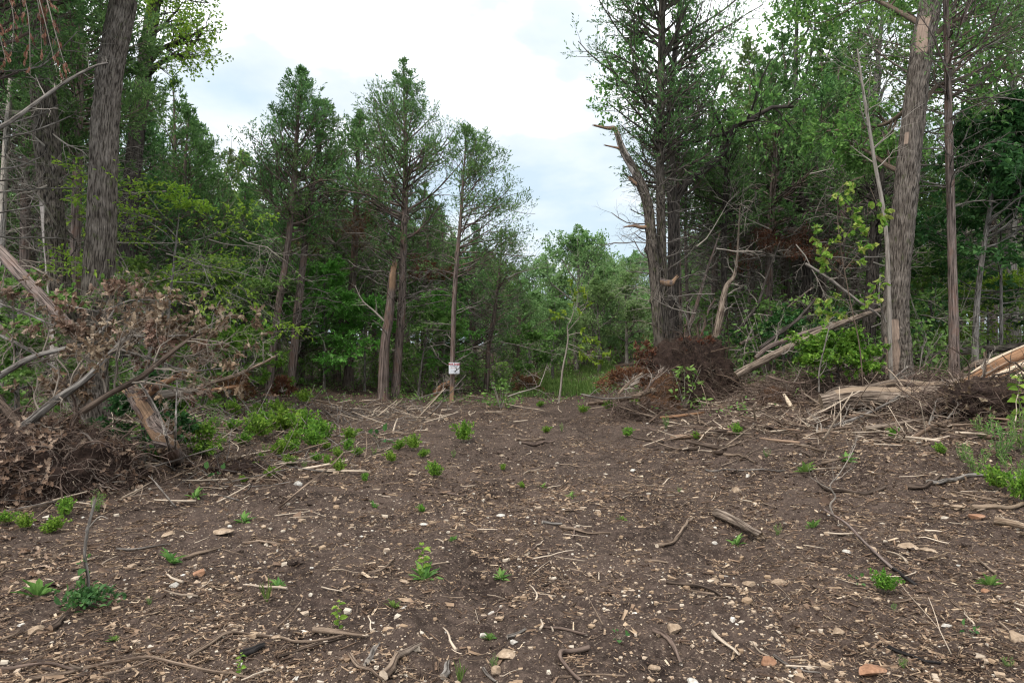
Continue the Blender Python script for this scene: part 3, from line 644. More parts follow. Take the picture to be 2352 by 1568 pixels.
# the broken stub and its dead leaning limb
b = GD(880, 20.6); r_ = empty('broken_trunk', b, 'broken reddish dead trunk with jagged top beside the tallest cedar', 'dead tree')
g = Geo(); bole(g, [(0, 0, -.1)] + loc_path(b, [(884, 800), (895, 710), (901, 640), (903, 622)]), [wid(v, 20.6) for v in (32, 27, 24, 22, 16)], 26, 0.05, 0.12, 7, 4, 7,
     bare=lambda a, t: ss(0.55, 0.75, t)*ss(80, 40, np.abs((a-290+180) % 360-180)), broken=0.35, flare=0.2)
part('trunk', g, 'cedar_bark', r_)
g = Geo(); P1 = np.array([smooth_path(loc_path(b, [(900, 755), (860, 715), (832, 690), (815, 655)]), 9)]); R1 = np.linspace(0.035, 0.012, 9)[None]; tubes(g, P1, R1, 6)
P2, R2 = grow(P1, R1, 9, .3, 1, lambda t, pl: pl*0.25, lambda t: R(45)+0*t, 0.1, 5, 0.2, 0.15, np.random.default_rng(3)); tubes(g, P2, R2, 4)
part('dead_limb', g, 'dead_twig', r_)

# -- background wood: a few grown trees of each kind, copied with their own size and turn
def proto_cedar(seed, h, rm, leaf_m, dead=30, cb=0.30, nb=64):
    rng = np.random.default_rng(seed); root = empty('cedar_tree', (0, 0, 0), 'x', 'tree'); rm *= 1.3; nb = int(nb*.95)
    P = [np.array([0, 0, -.2])] + [np.array([rng.normal(0, .10)*s, rng.normal(0, .10)*s, h*s]) for s in (0.25, 0.5, 0.75, 1.0)]
    return cedar(root, P, [0.13, 0.115, 0.09, 0.055, 0.01], seed, (cb, 1), rm, nb, leaf_m=leaf_m, dead=dead, dead_r=(0.06, cb+0.15), n2=9, n3=6, nl=5, lf=0.12, lw=0.036, k=8)
def proto_broad(seed, h, spread, leaf_m, n1=13, nl=3, crown=(0.3, 0.97)):
    rng = np.random.default_rng(seed); root = empty('oak_tree', (0, 0, 0), 'x', 'tree')
    P = [np.array([0, 0, -.2])] + [np.array([rng.normal(0, .22)*s, rng.normal(0, .22)*s, h*s]) for s in (0.3, 0.6, 1.0)]
    return broadleaf(root, P, [0.17, 0.14, 0.10, 0.03], seed, crown, spread, n1, 8, 7, 4, nl, leaf_m, lf=0.14, lw=0.09)
PC = [proto_cedar(201, 9.0, 2.1, 'cedar_green'), proto_cedar(202, 8.5, 1.8, 'cedar_green', 44, 0.42), proto_cedar(203, 9.5, 2.4, 'cedar_olive', 40, 0.36),
      proto_cedar(204, 7.0, 2.0, 'cedar_green', 16, 0.12, 74)]
PB = [proto_broad(211, 9.5, 2.8, 'oak_green'), proto_broad(212, 8.5, 3.3, 'oak_pale', 18, 4, (0.2, 0.97)), proto_broad(213, 12, 3.6, 'oak_green', 14, 3, (0.4, 0.97))]
used = set()
BGROUP = {'c': 'cedars of the wood behind the clearing', 'b': 'leafy trees of the wood behind the clearing'}
def bgtree(kind, i, px, D, h, label, rz=None, wide=None):
    src = (PC if kind == 'c' else PB)[i]; hs = [9.0, 8.5, 9.5, 7.0][i] if kind == 'c' else [10.2, 9.2, 12.6][i]
    s = h/hs; b = GD(px, D, 0.0); rz = rz if rz is not None else (px*0.37+D) % 6.28
    if (kind, i) not in used:
        used.add((kind, i)); src.location = tuple(b); src.rotation_euler = (0, 0, rz); ws = s*(wide or 1); src.scale = (ws, ws, s); src['label'] = label
        src['group'] = BGROUP[kind]; return src
    return dup(src, b, rz, s*(wide or 1), label, BGROUP[kind], s)

# -- the wood far behind: a mass of crowns nobody could count
rng = np.random.default_rng(251); g = Geo(); gt = Geo(); gs = Geo()
n = 230; u = rng.uniform(-1, 1, n); y = rng.uniform(40, 78, n); x = u*y*1.15
pxx = 1176 + x/y*FPX; top = np.interp(pxx, [-900, 300, 700, 1050, 1230, 1480, 1620, 1900, 3200], [400, 430, 470, 560, 690, 700, 560, 430, 380]) + rng.normal(0, 22, n)
hT = np.maximum(3.2, (796-top)/FPX*y + EYE - hbase(x, y)); z0 = hbase(x, y)
for i in range(n):
    k = 900; rw = rng.uniform(1.6, 2.6); t = rng.uniform(0.12, 1, k)**0.8; a = rng.uniform(0, 6.28, k); con = rng.uniform(0, 1) < .5
    rad_ = rw*((1-t)**.8+.08 if con else np.sin(np.pi*np.clip(t*.8+.2, 0, 1))**.6)*rng.uniform(.2, 1, k)**.5*(.6+.7*vn(a*1.5, t*6+i, s=3))
    p = np.stack([x[i]+np.cos(a)*rad_, y[i]+np.sin(a)*rad_, z0[i]+t*hT[i]], -1); leaves(g, p, rng.normal(size=(k, 3)), rng, .42, .22, .5, 0, .2, 'd', tint=np.clip(rng.normal(.3+.4*rng.uniform(), .2, k), 0, 1))
    tubes(gt, np.array([[x[i], y[i], z0[i]-.3], [x[i]+.1, y[i], z0[i]+hT[i]*.9]]), np.array([.16, .03]), 6)
tag(part('distant_wood', g, 'oak_pale'), 'far-off wood of mixed green crowns closing the view behind the trees', 'woods', kind='stuff')
tag(part('distant_trunks', gt, 'dark_bark'), 'dark trunks of the far-off wood', 'woods', kind='stuff')
# shrub layer under the trees
def shrubs(n, rng):
    x = rng.uniform(-30, 34, n*4); y = rng.uniform(14.5, 40, n*4); px = 1176+x/y*FPX
    open_ = (px > 1195) & (px < 1480) & (y < 36) | ((px > 560) & (px < 1150) & (y < 23)) | ((px > 1200) & (px < 1560) & (y < 19)); k = ~open_ & (np.abs(px-1176) < 1800); return x[k][:n], y[k][:n]
x, y = shrubs(520, rng); g = Geo(); gt = Geo()
for i in range(len(x)):
    h = rng.uniform(.5, 2.1); k = int(170*h); a = rng.uniform(0, 6.28, k); t = rng.uniform(.05, 1, k); r_ = rng.uniform(.3, 1, k)*h*.55*np.sin(np.pi*np.clip(t*.75+.2, 0, 1))
    p = np.stack([x[i]+np.cos(a)*r_, y[i]+np.sin(a)*r_, H(x[i], y[i])+t*h], -1); leaves(g, p, np.stack([np.cos(a), np.sin(a), rng.normal(0, .3, k)], -1), rng, .13, .075, .5, .1, .5, 'd', tint=np.clip(rng.normal(rng.uniform(.1, .8), .2, k), 0, 1))
    m = 6; a = rng.uniform(0, 6.28, m); P = np.stack([np.tile([x[i], y[i], H(x[i], y[i])-.05], (m, 1)), np.stack([x[i]+np.cos(a)*h*.2, y[i]+np.sin(a)*h*.2, np.full(m, H(x[i], y[i])+h*.5)], -1), np.stack([x[i]+np.cos(a)*h*.4, y[i]+np.sin(a)*h*.4, H(x[i], y[i])+h*rng.uniform(.7, 1.1, m)], -1)], 1); tubes(gt, P, np.tile([.012, .009, .004], (m, 1)), 4)
tag(part('shrub_layer', g, 'oak_green'), 'leafy shrub layer filling the shade under the trees', 'undergrowth', kind='stuff'); tag(part('shrub_stems', gt, 'grey_bark'), 'stems of the shrub layer under the trees', 'undergrowth', kind='stuff')
# bare lower twigs of the wood, a grey haze of sticks between the trunks
x, y = shrubs(900, rng); M = len(x); P = np.empty((M, 6, 3)); p = np.stack([x, y, hgt(x, y)+rng.uniform(.4, 5.5, M)], -1); d = nrm(rng.normal(size=(M, 3))*[1, 1, .35]); l = rng.uniform(.8, 2.4, M)[:, None]
for s in range(6): P[:, s] = p; p = p+d*l/5; d = nrm(d+rng.normal(0, .14, d.shape))
g = Geo(); R_ = np.tile(np.linspace(.018, .006, 6), (M, 1)); tubes(g, P, R_, 4)
P2, R2 = grow(P, R_, 6, .2, 1, lambda t, pl: pl*.4, lambda t: R(45)+0*t, 0, 4, 0, .2, rng, .6); tubes(g, P2, R2, 3); P3, R3 = grow(P2, R2, 3, .2, 1, lambda t, pl: pl*.5, lambda t: R(45)+0*t, 0, 3, 0, .2, rng, .6); tubes(g, P3, np.maximum(R3, .003), 3)
tag(part('bare_twigs', g, 'dead_twig'), 'bare grey twigs crowding between the trunks inside the wood', 'twigs', kind='stuff')
# (kind, variant, px, D, height, label)
BG = [
 # behind the left oak and along the left wood
 ('c', 2, -330, 15, 10.5, 'olive cedar past the left edge of the wood'), ('c', 1, -60, 17.5, 11.0, 'cedar with a bare trunk at the far left of the wood'),
 ('c', 3, 60, 22, 8.5, 'bushy cedar seen behind the half-barkless oak trunk'), ('c', 0, 150, 27, 11.5, 'tall cedar far back between the two big left trunks'),
 ('c', 1, 300, 19.5, 8.6, 'cedar with long dead branches just right of the big left oak'), ('c', 0, 395, 22.5, 10.2, 'tall green cedar topping the slope of crowns left of the sky'), ('c', 2, 350, 24.5, 10.6, 'olive cedar crowding the tall green cedar from behind'), ('c', 0, 430, 21.0, 8.6, 'green cedar filling the slope of crowns below the tall one'),
 ('c', 3, 455, 25, 9.3, 'bushy cedar whose top steps down towards the open sky'), ('c', 2, 520, 29, 9.5, 'olive cedar behind the pale leaning cedar trunk, to its left'),
 ('b', 0, 560, 34, 11, 'leafy tree whose round top shows just left of the leaning cedar'), ('c', 3, 560, 23.5, 6.8, 'short dark cedar left of the leaning pale cedar trunk'),
 ('c', 0, 640, 30, 10, 'cedar far behind the twin cedar trunks'), ('c', 1, 745, 28, 9, 'cedar with bare trunk between the twin trunks and the tallest cedar'),
 ('c', 3, 775, 26, 7.3, 'bushy dark cedar behind the bright layered dogwood'), ('c', 2, 860, 29, 8.6, 'olive cedar behind the broken reddish trunk'),
 ('c', 1, 975, 26.5, 7.8, 'slim cedar between the tallest cedar and the sign tree'), ('c', 0, 1010, 31, 8.0, 'cedar in the shade behind the for-sale sign tree'),
 ('c', 3, 1090, 27.5, 6.4, 'bushy cedar right behind the for-sale sign tree'), ('b', 0, 1150, 33, 5.6, 'leafy tree right of the sign tree where the wood drops to the gap'),
 ('c', 3, 1190, 30, 4.9, 'low cedar at the right end of the left wood'), ('c', 2, 1130, 36, 6.6, 'olive cedar far back at the left side of the gap'),
 # the gap
 ('b', 1, 1325, 36, 7.7, 'pale green oak standing alone in the middle of the gap'), ('b', 1, 1245, 44, 7.0, 'pale leafy tree left of the lone oak in the gap'),
 ('b', 1, 1450, 52, 7.2, 'distant pale tree between the lone oak and the dead snag'), ('b', 1, 1375, 33, 4.6, 'low leafy tree under the right side of the lone oak'),
 ('b', 1, 1270, 32, 4.0, 'low leafy tree under the left side of the lone oak'), ('b', 1, 1395, 48, 6.6, 'hazy tree far behind the lone oak'),
 ('b', 1, 1290, 40, 5.6, 'low round pale tree behind the lone oak, to its left'), ('b', 1, 1385, 39, 5.8, 'low round pale tree behind the lone oak, to its right'), ('b', 1, 1500, 60, 8.0, 'farthest pale tree, beside the trunk of the snag'), ('b', 0, 1180, 50, 7.0, 'leafy tree far back at the left of the gap'),
 ('b', 1, 1440, 36, 5.0, 'low leafy tree at the right side of the gap'),
 # the right wood
 ('c', 0, 1610, 30, 5.6, 'green cedar seen low between the snag and the poles'), ('c', 1, 1640, 22.5, 8.8, 'thin cedar with bare lower trunk behind the root ball'),
 ('c', 0, 1700, 25, 10.0, 'dark cedar deep in the wood behind the leaning poles'), ('c', 1, 1770, 20.5, 9.6, 'cedar with slender dark trunk in front of the wood, right of the poles'),
 ('c', 3, 1760, 31, 7.5, 'bushy cedar far behind the fallen grey log'), ('c', 2, 1850, 27, 10.4, 'olive cedar behind the thick dark trunk'),
 ('c', 0, 1930, 22, 10.2, 'green cedar left of the big leaning oak'), ('c', 3, 1990, 29, 8.2, 'bushy cedar deep behind the big leaning oak'),
 ('b', 2, 1830, 26, 15.5, 'tall oak whose light crown fills the sky left of the leaning oak'), ('b', 2, 2010, 24, 14.5, 'tall oak whose crown hangs behind the big leaning oak'),
 ('b', 0, 2200, 25, 8.0, 'leafy tree behind the slender trunk at the right'), ('b', 2, 2330, 21, 13.5, 'tall leafy tree at the right edge of the wood'),
 ('c', 2, 2420, 16, 11.0, 'cedar hanging over the right edge'), ('b', 0, 2090, 33, 9.5, 'leafy tree far back right of the big leaning oak'),
 ('b', 0, 2360, 30, 8.5, 'leafy tree far back in the right corner of the wood'), ('c', 0, 2230, 35, 9.5, 'dark cedar far back at the right'),
 ('c', 1, 2560, 20, 10.5, 'cedar beyond the right end of the wood'), ('c', 0, 1660, 37, 8.6, 'cedar deep behind the row of poles'),
 ('c', 3, 1560, 34, 6.0, 'bushy cedar just right of the snag, far back'), 
 # more cedars closing the gaps
 ('c', 2, 1725, 23.5, 11.2, 'dense olive cedar over the reddish leaning poles'), ('c', 0, 1800, 24.5, 12.0, 'tall dense cedar left of the tall light-crowned oak'), ('c', 0, 1885, 24, 11.6, 'tall dense cedar behind the hanging redbud leaves'),
 ('c', 2, 1965, 26, 12.5, 'tall olive cedar close left of the big leaning oak'), ('c', 3, 2110, 25, 9.5, 'bushy cedar close right of the big leaning oak'), ('c', 0, 2280, 24, 10.5, 'tall cedar in the shade near the right edge'),
 ('c', 3, 1700, 27, 8.0, 'bushy cedar low behind the pale peeling snag'), ('c', 3, 690, 27.5, 8.2, 'bushy cedar close behind the twin cedar trunks'), ('c', 0, 905, 27, 8.3, 'full cedar close behind the broken reddish trunk'),
 ('c', 3, 1015, 28, 7.0, 'bushy cedar just left of and behind the sign tree'), ('c', 3, 350, 28, 9.5, 'bushy cedar deep behind the yellow-green sapling'), ('c', 2, 120, 20.5, 12.0, 'tall olive cedar behind the two big left trunks'),
 ('b', 1, 1345, 42, 7.4, 'round pale tree closing the gap right behind the lone oak'),
 # deep rows
 ('c', 0, -150, 25, 10, 'cedar deep in the far left of the wood'), ('c', 3, -20, 31, 9, 'bushy cedar deep behind the far left trunks'), ('c', 0, 240, 34, 11, 'cedar deep behind the big left oak'),
 ('c', 2, 380, 31, 9.5, 'olive cedar deep in the left wood'), ('b', 0, 470, 38, 9, 'leafy tree deep in the left wood'), ('c', 0, 620, 39, 9.2, 'cedar at the back of the wood behind the twin trunks'),
 ('c', 3, 700, 36, 8.2, 'bushy cedar at the back of the wood behind the dogwood'), ('b', 0, 830, 40, 8.6, 'leafy tree at the back of the wood near the broken stub'),
 ('c', 0, 930, 38, 8.8, 'cedar at the back of the wood behind the tallest cedar'), ('c', 3, 1050, 41, 6.8, 'bushy cedar at the back of the wood behind the sign tree'),
 ('c', 0, 1820, 38, 9, 'cedar at the back of the right wood'), ('c', 3, 1930, 37, 8, 'bushy cedar at the back of the right wood'),
 ('b', 0, 2480, 26, 9, 'leafy tree beyond the right edge of the wood'), ('c', 3, 2140, 43, 9, 'bushy cedar at the back right of the wood'),
]
for q in BG: bgtree(*q)

# -- left side: the big oak, the half-barkless oak, the leaning oak behind
def knob(P, i, rr): return P[i]
D = 12.4; b = GD(215, D); r_ = empty('oak_tree', b, 'thick straight oak with deeply ridged grey bark, biggest trunk at left', 'tree')
g = Geo(); bole(g, [(0, 0, -.2)] + loc_path(b, [(208, 860), (222, 700), (232, 500), (238, 310), (252, 150), (280, 0), (300, -180), (315, -420)]),
     [wid(v, D) for v in (92, 84, 76, 72, 68, 66, 66, 60, 50)], 110, 0.028, 0.10, 10, 7.0, 301,
     bumps=[(0.45, 250, 0.035), (0.452, 285, 0.05), (0.457, 320, 0.04), (0.30, 262, 0.025), (0.72, 95, 0.03), (0.34, 230, 0.02)], flare=0.25)
part('trunk', g, 'oak_bark', r_)
D = 13.6; b = GD(150, D); r_ = empty('oak_tree', b, 'mossy leaning oak with a pale strip of missing bark, left of the biggest oak', 'tree')
g = Geo(); bole(g, [(0, 0, -.2)] + loc_path(b, [(148, 800), (140, 700), (125, 560), (116, 450), (106, 330), (95, 200), (84, 60), (75, -120)]),
     [wid(v, D) for v in (72, 68, 64, 56, 56, 60, 58, 50, 44)], 80, 0.035, 0.14, 9, 6.0, 302,
     bare=lambda a, t: ss(0.04, 0.10, t)*ss(0.52, 0.44, t)*ss(34, 20, np.abs((a-(232+18*np.sin(t*14))+180) % 360-180)),
     bumps=[(0.42, 280, 0.07), (0.5, 200, 0.05), (0.56, 330, 0.06)], flare=0.2)
part('trunk', g, 'mossy_bark', r_)
g = Geo(); P1 = []; 
for pts in ([(110, 300, 13.6), (150, 330, 13.3), (185, 345, 13.2), (200, 360, 13.1)], [(120, 420, 13.5), (70, 440, 13.2), (40, 445, 13), (20, 470, 13)], [(100, 250, 13.5), (50, 255, 13.2), (-10, 250, 13)],
            [(130, 520, 13.5), (100, 470, 13), (60, 420, 12.8), (10, 350, 12.6)], [(118, 350, 13.5), (60, 300, 13.2), (0, 270, 13)]):
    P1.append(smooth_path(loc_path(b, pts), 9))
P1 = np.array(P1); R1 = np.tile(np.linspace(0.035, 0.008, 9), (len(P1), 1)); R1 = R1*.6; tubes(g, P1, R1, 6)
P2, R2 = grow(P1, R1, 8, .2, 1, lambda t, pl: pl*0.45, lambda t: R(50)+0*t, 0.05, 5, 0.1, 0.2, np.random.default_rng(5)); tubes(g, P2, R2, 3)
P3, R3 = grow(P2, R2, 4, .2, 1, lambda t, pl: pl*0.5, lambda t: R(50)+0*t, 0.0, 4, 0.0, 0.2, np.random.default_rng(6)); tubes(g, P3, np.maximum(R3, .0025), 3)
part('dead_branches', g, 'dead_twig', r_)
D = 19.0; b = GD(290, D); r_ = empty('oak_tree', b, 'slim dark oak leaning right behind the biggest oak, with yellowing leaves', 'tree')
broadleaf(r_, [(0, 0, -.2)] + loc_path(b, [(292, 700), (298, 450), (318, 260), (335, 110), (352, -10), (368, -160), (375, -330)]), [wid(v, D) for v in (46, 40, 36, 34, 32, 28, 20, 6)], 303,
     (0.50, 0.98), 2.5, 22, 8, 7, 4, 3, 'yellow_green', 'dark_bark', lf=0.095, lw=0.055, up=0.1, only=np.random.default_rng(303).normal(0.1, 0.9, (1, 22)))
# dead pale trunk at the left edge
D = 14.5; b = GD(0, D); r_ = empty('dead_tree', b, 'thin pale barkless dead trunk at the left edge', 'dead tree')
g = Geo(); bole(g, [(0, 0, -.2)] + loc_path(b, [(2, 700), (5, 540), (8, 400), (14, 290), (22, 180), (30, 60)]), [wid(v, D) for v in (20, 19, 16, 17, 16, 13, 8)], 30, 0.05, 0.08, 7, 4, 305, bare=lambda a, t: 0.9*(vn(a/60, t*6, s=4) > 0.35)+0*t)
part('trunk', g, 'grey_bark', r_)
g = Geo(); P0 = np.array([smooth_path(loc_path(b, [(2, 700), (8, 400), (30, 60)]), 12)]); R0 = np.full((1, 12), .05)
P1, R1 = grow(P0, R0, 22, .2, 1, lambda t, pl: 1.5+0*t, lambda t: R(80)+0*t, 0.1, 7, 0.1, 0.15, np.random.default_rng(8), .3); tubes(g, P1, R1*0.7, 4)
P2, R2 = grow(P1, R1*.7, 6, .2, 1, lambda t, pl: pl*0.35, lambda t: R(50)+0*t, 0.0, 4, 0.0, 0.2, np.random.default_rng(9)); tubes(g, P2, np.maximum(R2, .003), 3)
part('dead_branches', g, 'dead_twig', r_)
# near cedars overhanging the top-left corner
r_, P, rd = standing('cedar_tree', 'near cedar hanging green boughs over the top left corner', 'tree', -70, 11.5,
    [(-60, 500), (-40, 200), (-20, -50), (0, -300), (10, -500)], [40, 36, 30, 24, 16, 4])
cedar(r_, P, rd, 311, (0.40, 1), 2.8, 96, dead=30, dead_r=(0.15, 0.45), n2=12, n3=8, nl=10, lf=0.085, lw=0.026, dead_len=1.2, side=(0, 70, .4))
r_, P, rd = standing('cedar_tree', 'cedar rising behind the two big left trunks, bough across the biggest oak', 'tree', 170, 14.8,
    [(172, 600), (176, 400), (180, 200), (182, 0), (185, -200)], [24, 22, 20, 16, 12, 4])
cedar(r_, P, rd, 312, (0.38, 1), 2.5, 96, dead=36, dead_r=(0.1, 0.5), n2=12, n3=8, nl=9, lf=0.09, lw=0.028, dead_len=1.2)
r_, P, rd = standing('cedar_tree', 'bushy cedar crown filling the space left of the mossy leaning oak', 'tree', 55, 16.5,
    [(56, 600), (58, 400), (60, 200), (62, 0), (64, -160)], [24, 22, 20, 16, 12, 4])
cedar(r_, P, rd, 313, (0.34, 1), 2.6, 96, dead=30, dead_r=(0.1, 0.5), n2=11, n3=7, nl=9, lf=0.10, lw=0.032)
# the lichen-grey dead branch reaching up across
g = Geo(); P1 = np.array([smooth_path([W(-60, 310, 9.0), W(10, 285, 9.2), W(80, 235, 9.4), W(150, 185, 9.6), W(215, 150, 9.8), W(245, 143, 9.9)], 14)]); R1 = np.linspace(.035, .012, 14)[None]; tubes(g, P1, R1, 7, 0.0)
P2, R2 = grow(P1, R1, 8, .3, 1, lambda t, pl: 0.35*(1.3-t), lambda t: R(55)+0*t, 0.0, 5, 0.0, 0.15, np.random.default_rng(15)); tubes(g, P2, R2*.7, 4)
P3, R3 = grow(P2, R2, 3, .3, 1, lambda t, pl: pl*.5, lambda t: R(50)+0*t, 0.0, 4, 0.0, 0.2, np.random.default_rng(16)); tubes(g, P3, np.maximum(R3*.6, .002), 3)
tag(part('dead_branch', g, 'dead_twig'), 'long lichen-grey dead branch slanting up to the biggest oak trunk', 'branch')
# sprays of dead brown leaves hanging in the corner
r_ = empty('hanging_branch', W(40, -120, 8.2), 'drooping branch of dead copper leaves in the top left corner', 'branch')
rr = np.random.default_rng(21); g = Geo(); gl = Geo(); PP = []
for (a, c, e) in [((-40, -80), (25, 20), (25, 110)), ((20, -90), (62, 40), (66, 170)), ((30, -90), (85, 10), (92, 110)), ((50, -90), (95, 30), (128, 165)), ((-60, -40), (-10, 60), (10, 140)), ((80, -60), (120, 60), (150, 165))]:
    PP.append(smooth_path([W(*a, 8.2), W((a[0]+c[0])/2, (a[1]+c[1])/2-15, 8.2), W(*c, 8.2), W(*e, 8.3)], 9))
PP = np.array(PP); RR_ = np.tile(np.linspace(.012, .003, 9), (len(PP), 1)); tubes(g, PP, RR_, 4)
P2, R2 = grow(PP, RR_, 9, .25, 1, lambda t, pl: .16+0*t, lambda t: R(50)+0*t, -.5, 4, -.6, .15, rr); tubes(g, P2, R2*.5, 3)
p, d = sample(P2, 6, rr, .2, 1); leaves(gl, p, d, rr, .07, .026, .3, 1.4, 0, 'o')
part('branch', g, 'brown_twig', r_, world=True); part('leaves', gl, 'dry_red_leaf', r_, world=True)

# -- right side
D = 16.6; b = GD(1520, D)
r_ = empty('dead_snag', b, 'dead snag forking left with a hooked broken top above the root ball', 'dead tree')
g = Geo(); bole(g, [(0.0, 0, -.2)] + loc_path(b, [(1512, 760), (1504, 640), (1496, 540), (1486, 460), (1462, 400), (1432, 345), (1418, 305)]),
     [wid(v, D) for v in (36, 30, 27, 29, 28, 27, 23, 18, 15)], 40, 0.04, 0.20, 9, 5, 321, bare=lambda a, t: ss(.62, .8, t)*0.9*(vn(a/50, t*12, s=5) > .70), bumps=[(.38, 180, .08), (.22, 190, .06)], flare=.2)
part('trunk', g, 'mossy_bark', r_)
for pts, rd in (([(1418, 308), (1412, 294), (1395, 293), (1370, 288)], (.075, .07, .055, .03)), ([(1430, 342), (1415, 338), (1396, 334)], (.05, .035, .02)), ([(1478, 428), (1462, 420), (1450, 412)], (.10, .09, .05)),
                ([(1496, 518), (1475, 522), (1458, 518), (1440, 520)], (.07, .06, .05, .02)), ([(1514, 645), (1540, 650), (1551, 640)], (.10, .10, .04))):
    g = Geo(); bole(g, loc_path(b, pts), rd, 16, .03, .15, 9, 6, 7, broken=.12, bare=lambda a, t: 0.75*(vn(a/50, t*8, s=6) > .5)+0*t); part('broken_limb', g, 'cedar_bark', r_)
r_, P, rd = standing('cedar_tree', 'tallest cedar on the right, crown reaching out of the frame beside the snag', 'tree', 1528, 17.0,
    [(1526, 760), (1521, 600), (1518, 450), (1516, 300), (1520, 150), (1522, 0), (1524, -150), (1524, -250)], [32, 26, 25, 24, 22, 21, 18, 12, 5])
cedar(r_, P, rd, 322, (0.38, 1), 2.75, 120, hero=True, dead=40, dead_r=(.2, .6), n2=11, n3=7, nl=6, lf=.085, lw=.024, bark='mossy_bark', dead_len=.9, sparse=.28,
      prof=lambda s: (0.45+.55*np.minimum(1, s/.3))*(1-s)**.45+.05)
D = 18.2; b = GD(1545, D); r_ = empty('oak_tree', b, 'dark oak behind the snag with a long pale limb reaching right', 'tree')
broadleaf(r_, [(0, 0, -.2)] + loc_path(b, [(1545, 700), (1548, 560), (1545, 440), (1540, 300), (1545, 180), (1560, 40), (1570, -120)]), [wid(v, D) for v in (32, 28, 27, 25, 19, 15, 10, 4)], 323,
     (.55, .98), 2.3, 9, 6, 6, 4, 3, 'oak_green', 'dark_bark', lf=.13, lw=.085,
     limbs=[(loc_path(b, [(1545, 470), (1575, 420), (1625, 385), (1665, 350), (1690, 290, 17.6), (1730, 270, 17.4), (1775, 245, 17.2), (1825, 243, 17)]), (.12, .10, .08, .06, .04)),
            (loc_path(b, [(1540, 360), (1575, 330), (1640, 312), (1690, 300), (1740, 260)]), (.09, .06, .05, .03))])
for (px, D, pts, ws, sd, lab, dr) in (
    (1560, 19.0, [(1558, 700), (1554, 540), (1556, 420), (1560, 300), (1562, 200)], (24, 22, 20, 15, 10, 3), 331, 'straight cedar trunk right behind the snag', .5),
    (1592, 20.5, [(1580, 700), (1575, 540), (1578, 440), (1582, 360)], (9, 8, 7, 5, 2), 332, 'thin bare cedar pole right of the snag', .6),
    (1665, 19.5, [(1664, 700), (1663, 560), (1668, 420), (1674, 260)], (20, 17, 16, 12, 3), 333, 'dark slender cedar above the fallen root ball', .55),
    (1855, 21.0, [(1855, 640), (1852, 500), (1850, 380), (1850, 240)], (34, 30, 28, 22, 6), 334, 'thick dark cedar trunk deep between poles and redbud leaves', .5),
    (1990, 17.5, [(2000, 700), (2010, 560), (2022, 420), (2030, 300)], (36, 34, 30, 24, 8), 335, 'dark trunk close behind the left side of the big leaning oak', .5)):
    r_, P, rd = standing('cedar_tree', lab, 'tree', px, D, pts, ws)
    cedar(r_, P, rd, sd, (.52, 1), 1.7, 44, hero=ws[0] > 18, dead=46, dead_r=(.15, .75), n2=9, n3=6, nl=4, bark='dark_bark' if sd in (333, 334, 335) else 'cedar_bark', dead_len=1.3, lf=.11, lw=.034)
# the big leaning oak
D = 13.4; b = GD(2065, D); r_ = empty('oak_tree', b, 'big oak leaning right with pale barkless patches, biggest trunk on the right', 'tree')
g = Geo()
def bare_big(a, t):
    da = lambda c: np.abs((a-c+180) % 360-180)
    lowp = ss(.045, .08, t)*ss(.19, .14, t)*ss(34, 24, da(218+6*np.sin(t*60))); tipp = ss(.15, .17, t)*ss(.215, .195, t)*ss(20, 12, da(240))
    up_ = ss(.655, .675, t)*ss(.76, .735, t)*ss(38, 26, da(232+10*np.sin(t*50))); u2 = ss(.505, .515, t)*ss(.53, .525, t)*ss(14, 9, da(216))
    return np.maximum(np.maximum(lowp, tipp), np.maximum(up_, u2))
bole(g, [(0, 0, -.2)] + loc_path(b, [(2062, 830), (2056, 740), (2063, 620), (2078, 480), (2092, 350), (2108, 200), (2125, 90), (2143, -10), (2160, -150), (2170, -400)]),
     [wid(v, D) for v in (84, 74, 66, 61, 60, 58, 56, 54, 54, 48, 40)], 110, 0.028, 0.09, 12, 9, 341, bare=bare_big,
     bumps=[(.20, 300, .03), (.60, 285, .04), (.435, 275, .05), (.70, 350, .05), (.545, 320, .03), (.185, 262, .03), (.355, 215, .03)], flare=.22)
part('trunk', g, 'oak_bark', r_)
g = Geo(); gl = Geo(); P1 = np.array([smooth_path(loc_path(b, q), 10) for q in ([(2085, 400), (2040, 380, 13.8), (2000, 350, 14.2), (1950, 330, 14.6)], [(2115, 220), (2060, 270, 14), (2010, 290, 14.4), (1900, 300, 15)],
      [(2120, 130), (2170, 60, 14), (2250, 20, 14.4), (2330, -60, 15)], [(2110, 260), (2150, 200, 14), (2190, 190, 14.3), (2280, 150, 15)], [(2130, 60), (2060, 20, 14.3), (1980, -20, 15), (1900, -60, 15.4)])])
R1 = np.tile(np.linspace(.06, .02, 10), (len(P1), 1)); tubes(g, P1, R1, 7)
rr = np.random.default_rng(342); P2, R2 = grow(P1, R1, 9, .25, 1, lambda t, pl: pl*.4, lambda t: R(50)+0*t, .1, 6, .1, .22, rr); tubes(g, P2, R2, 4)
P3, R3 = grow(P2, R2, 7, .2, 1, lambda t, pl: pl*.42+.05, lambda t: R(50)+0*t, 0, 4, 0, .25, rr); tubes(g, P3, R3, 3)
P4, R4 = grow(P3, R3, 4, .2, 1, lambda t, pl: pl*.42+.05, lambda t: R(50)+0*t, 0, 3, 0, .25, rr)
p, d = sample(P4, 4, rr, .2, 1); leaves(gl, p, d, rr, .10, .06, .7, .15, .3, 'o')
part('limbs', g, 'dark_bark', r_); part('crown', gl, 'oak_green', r_)
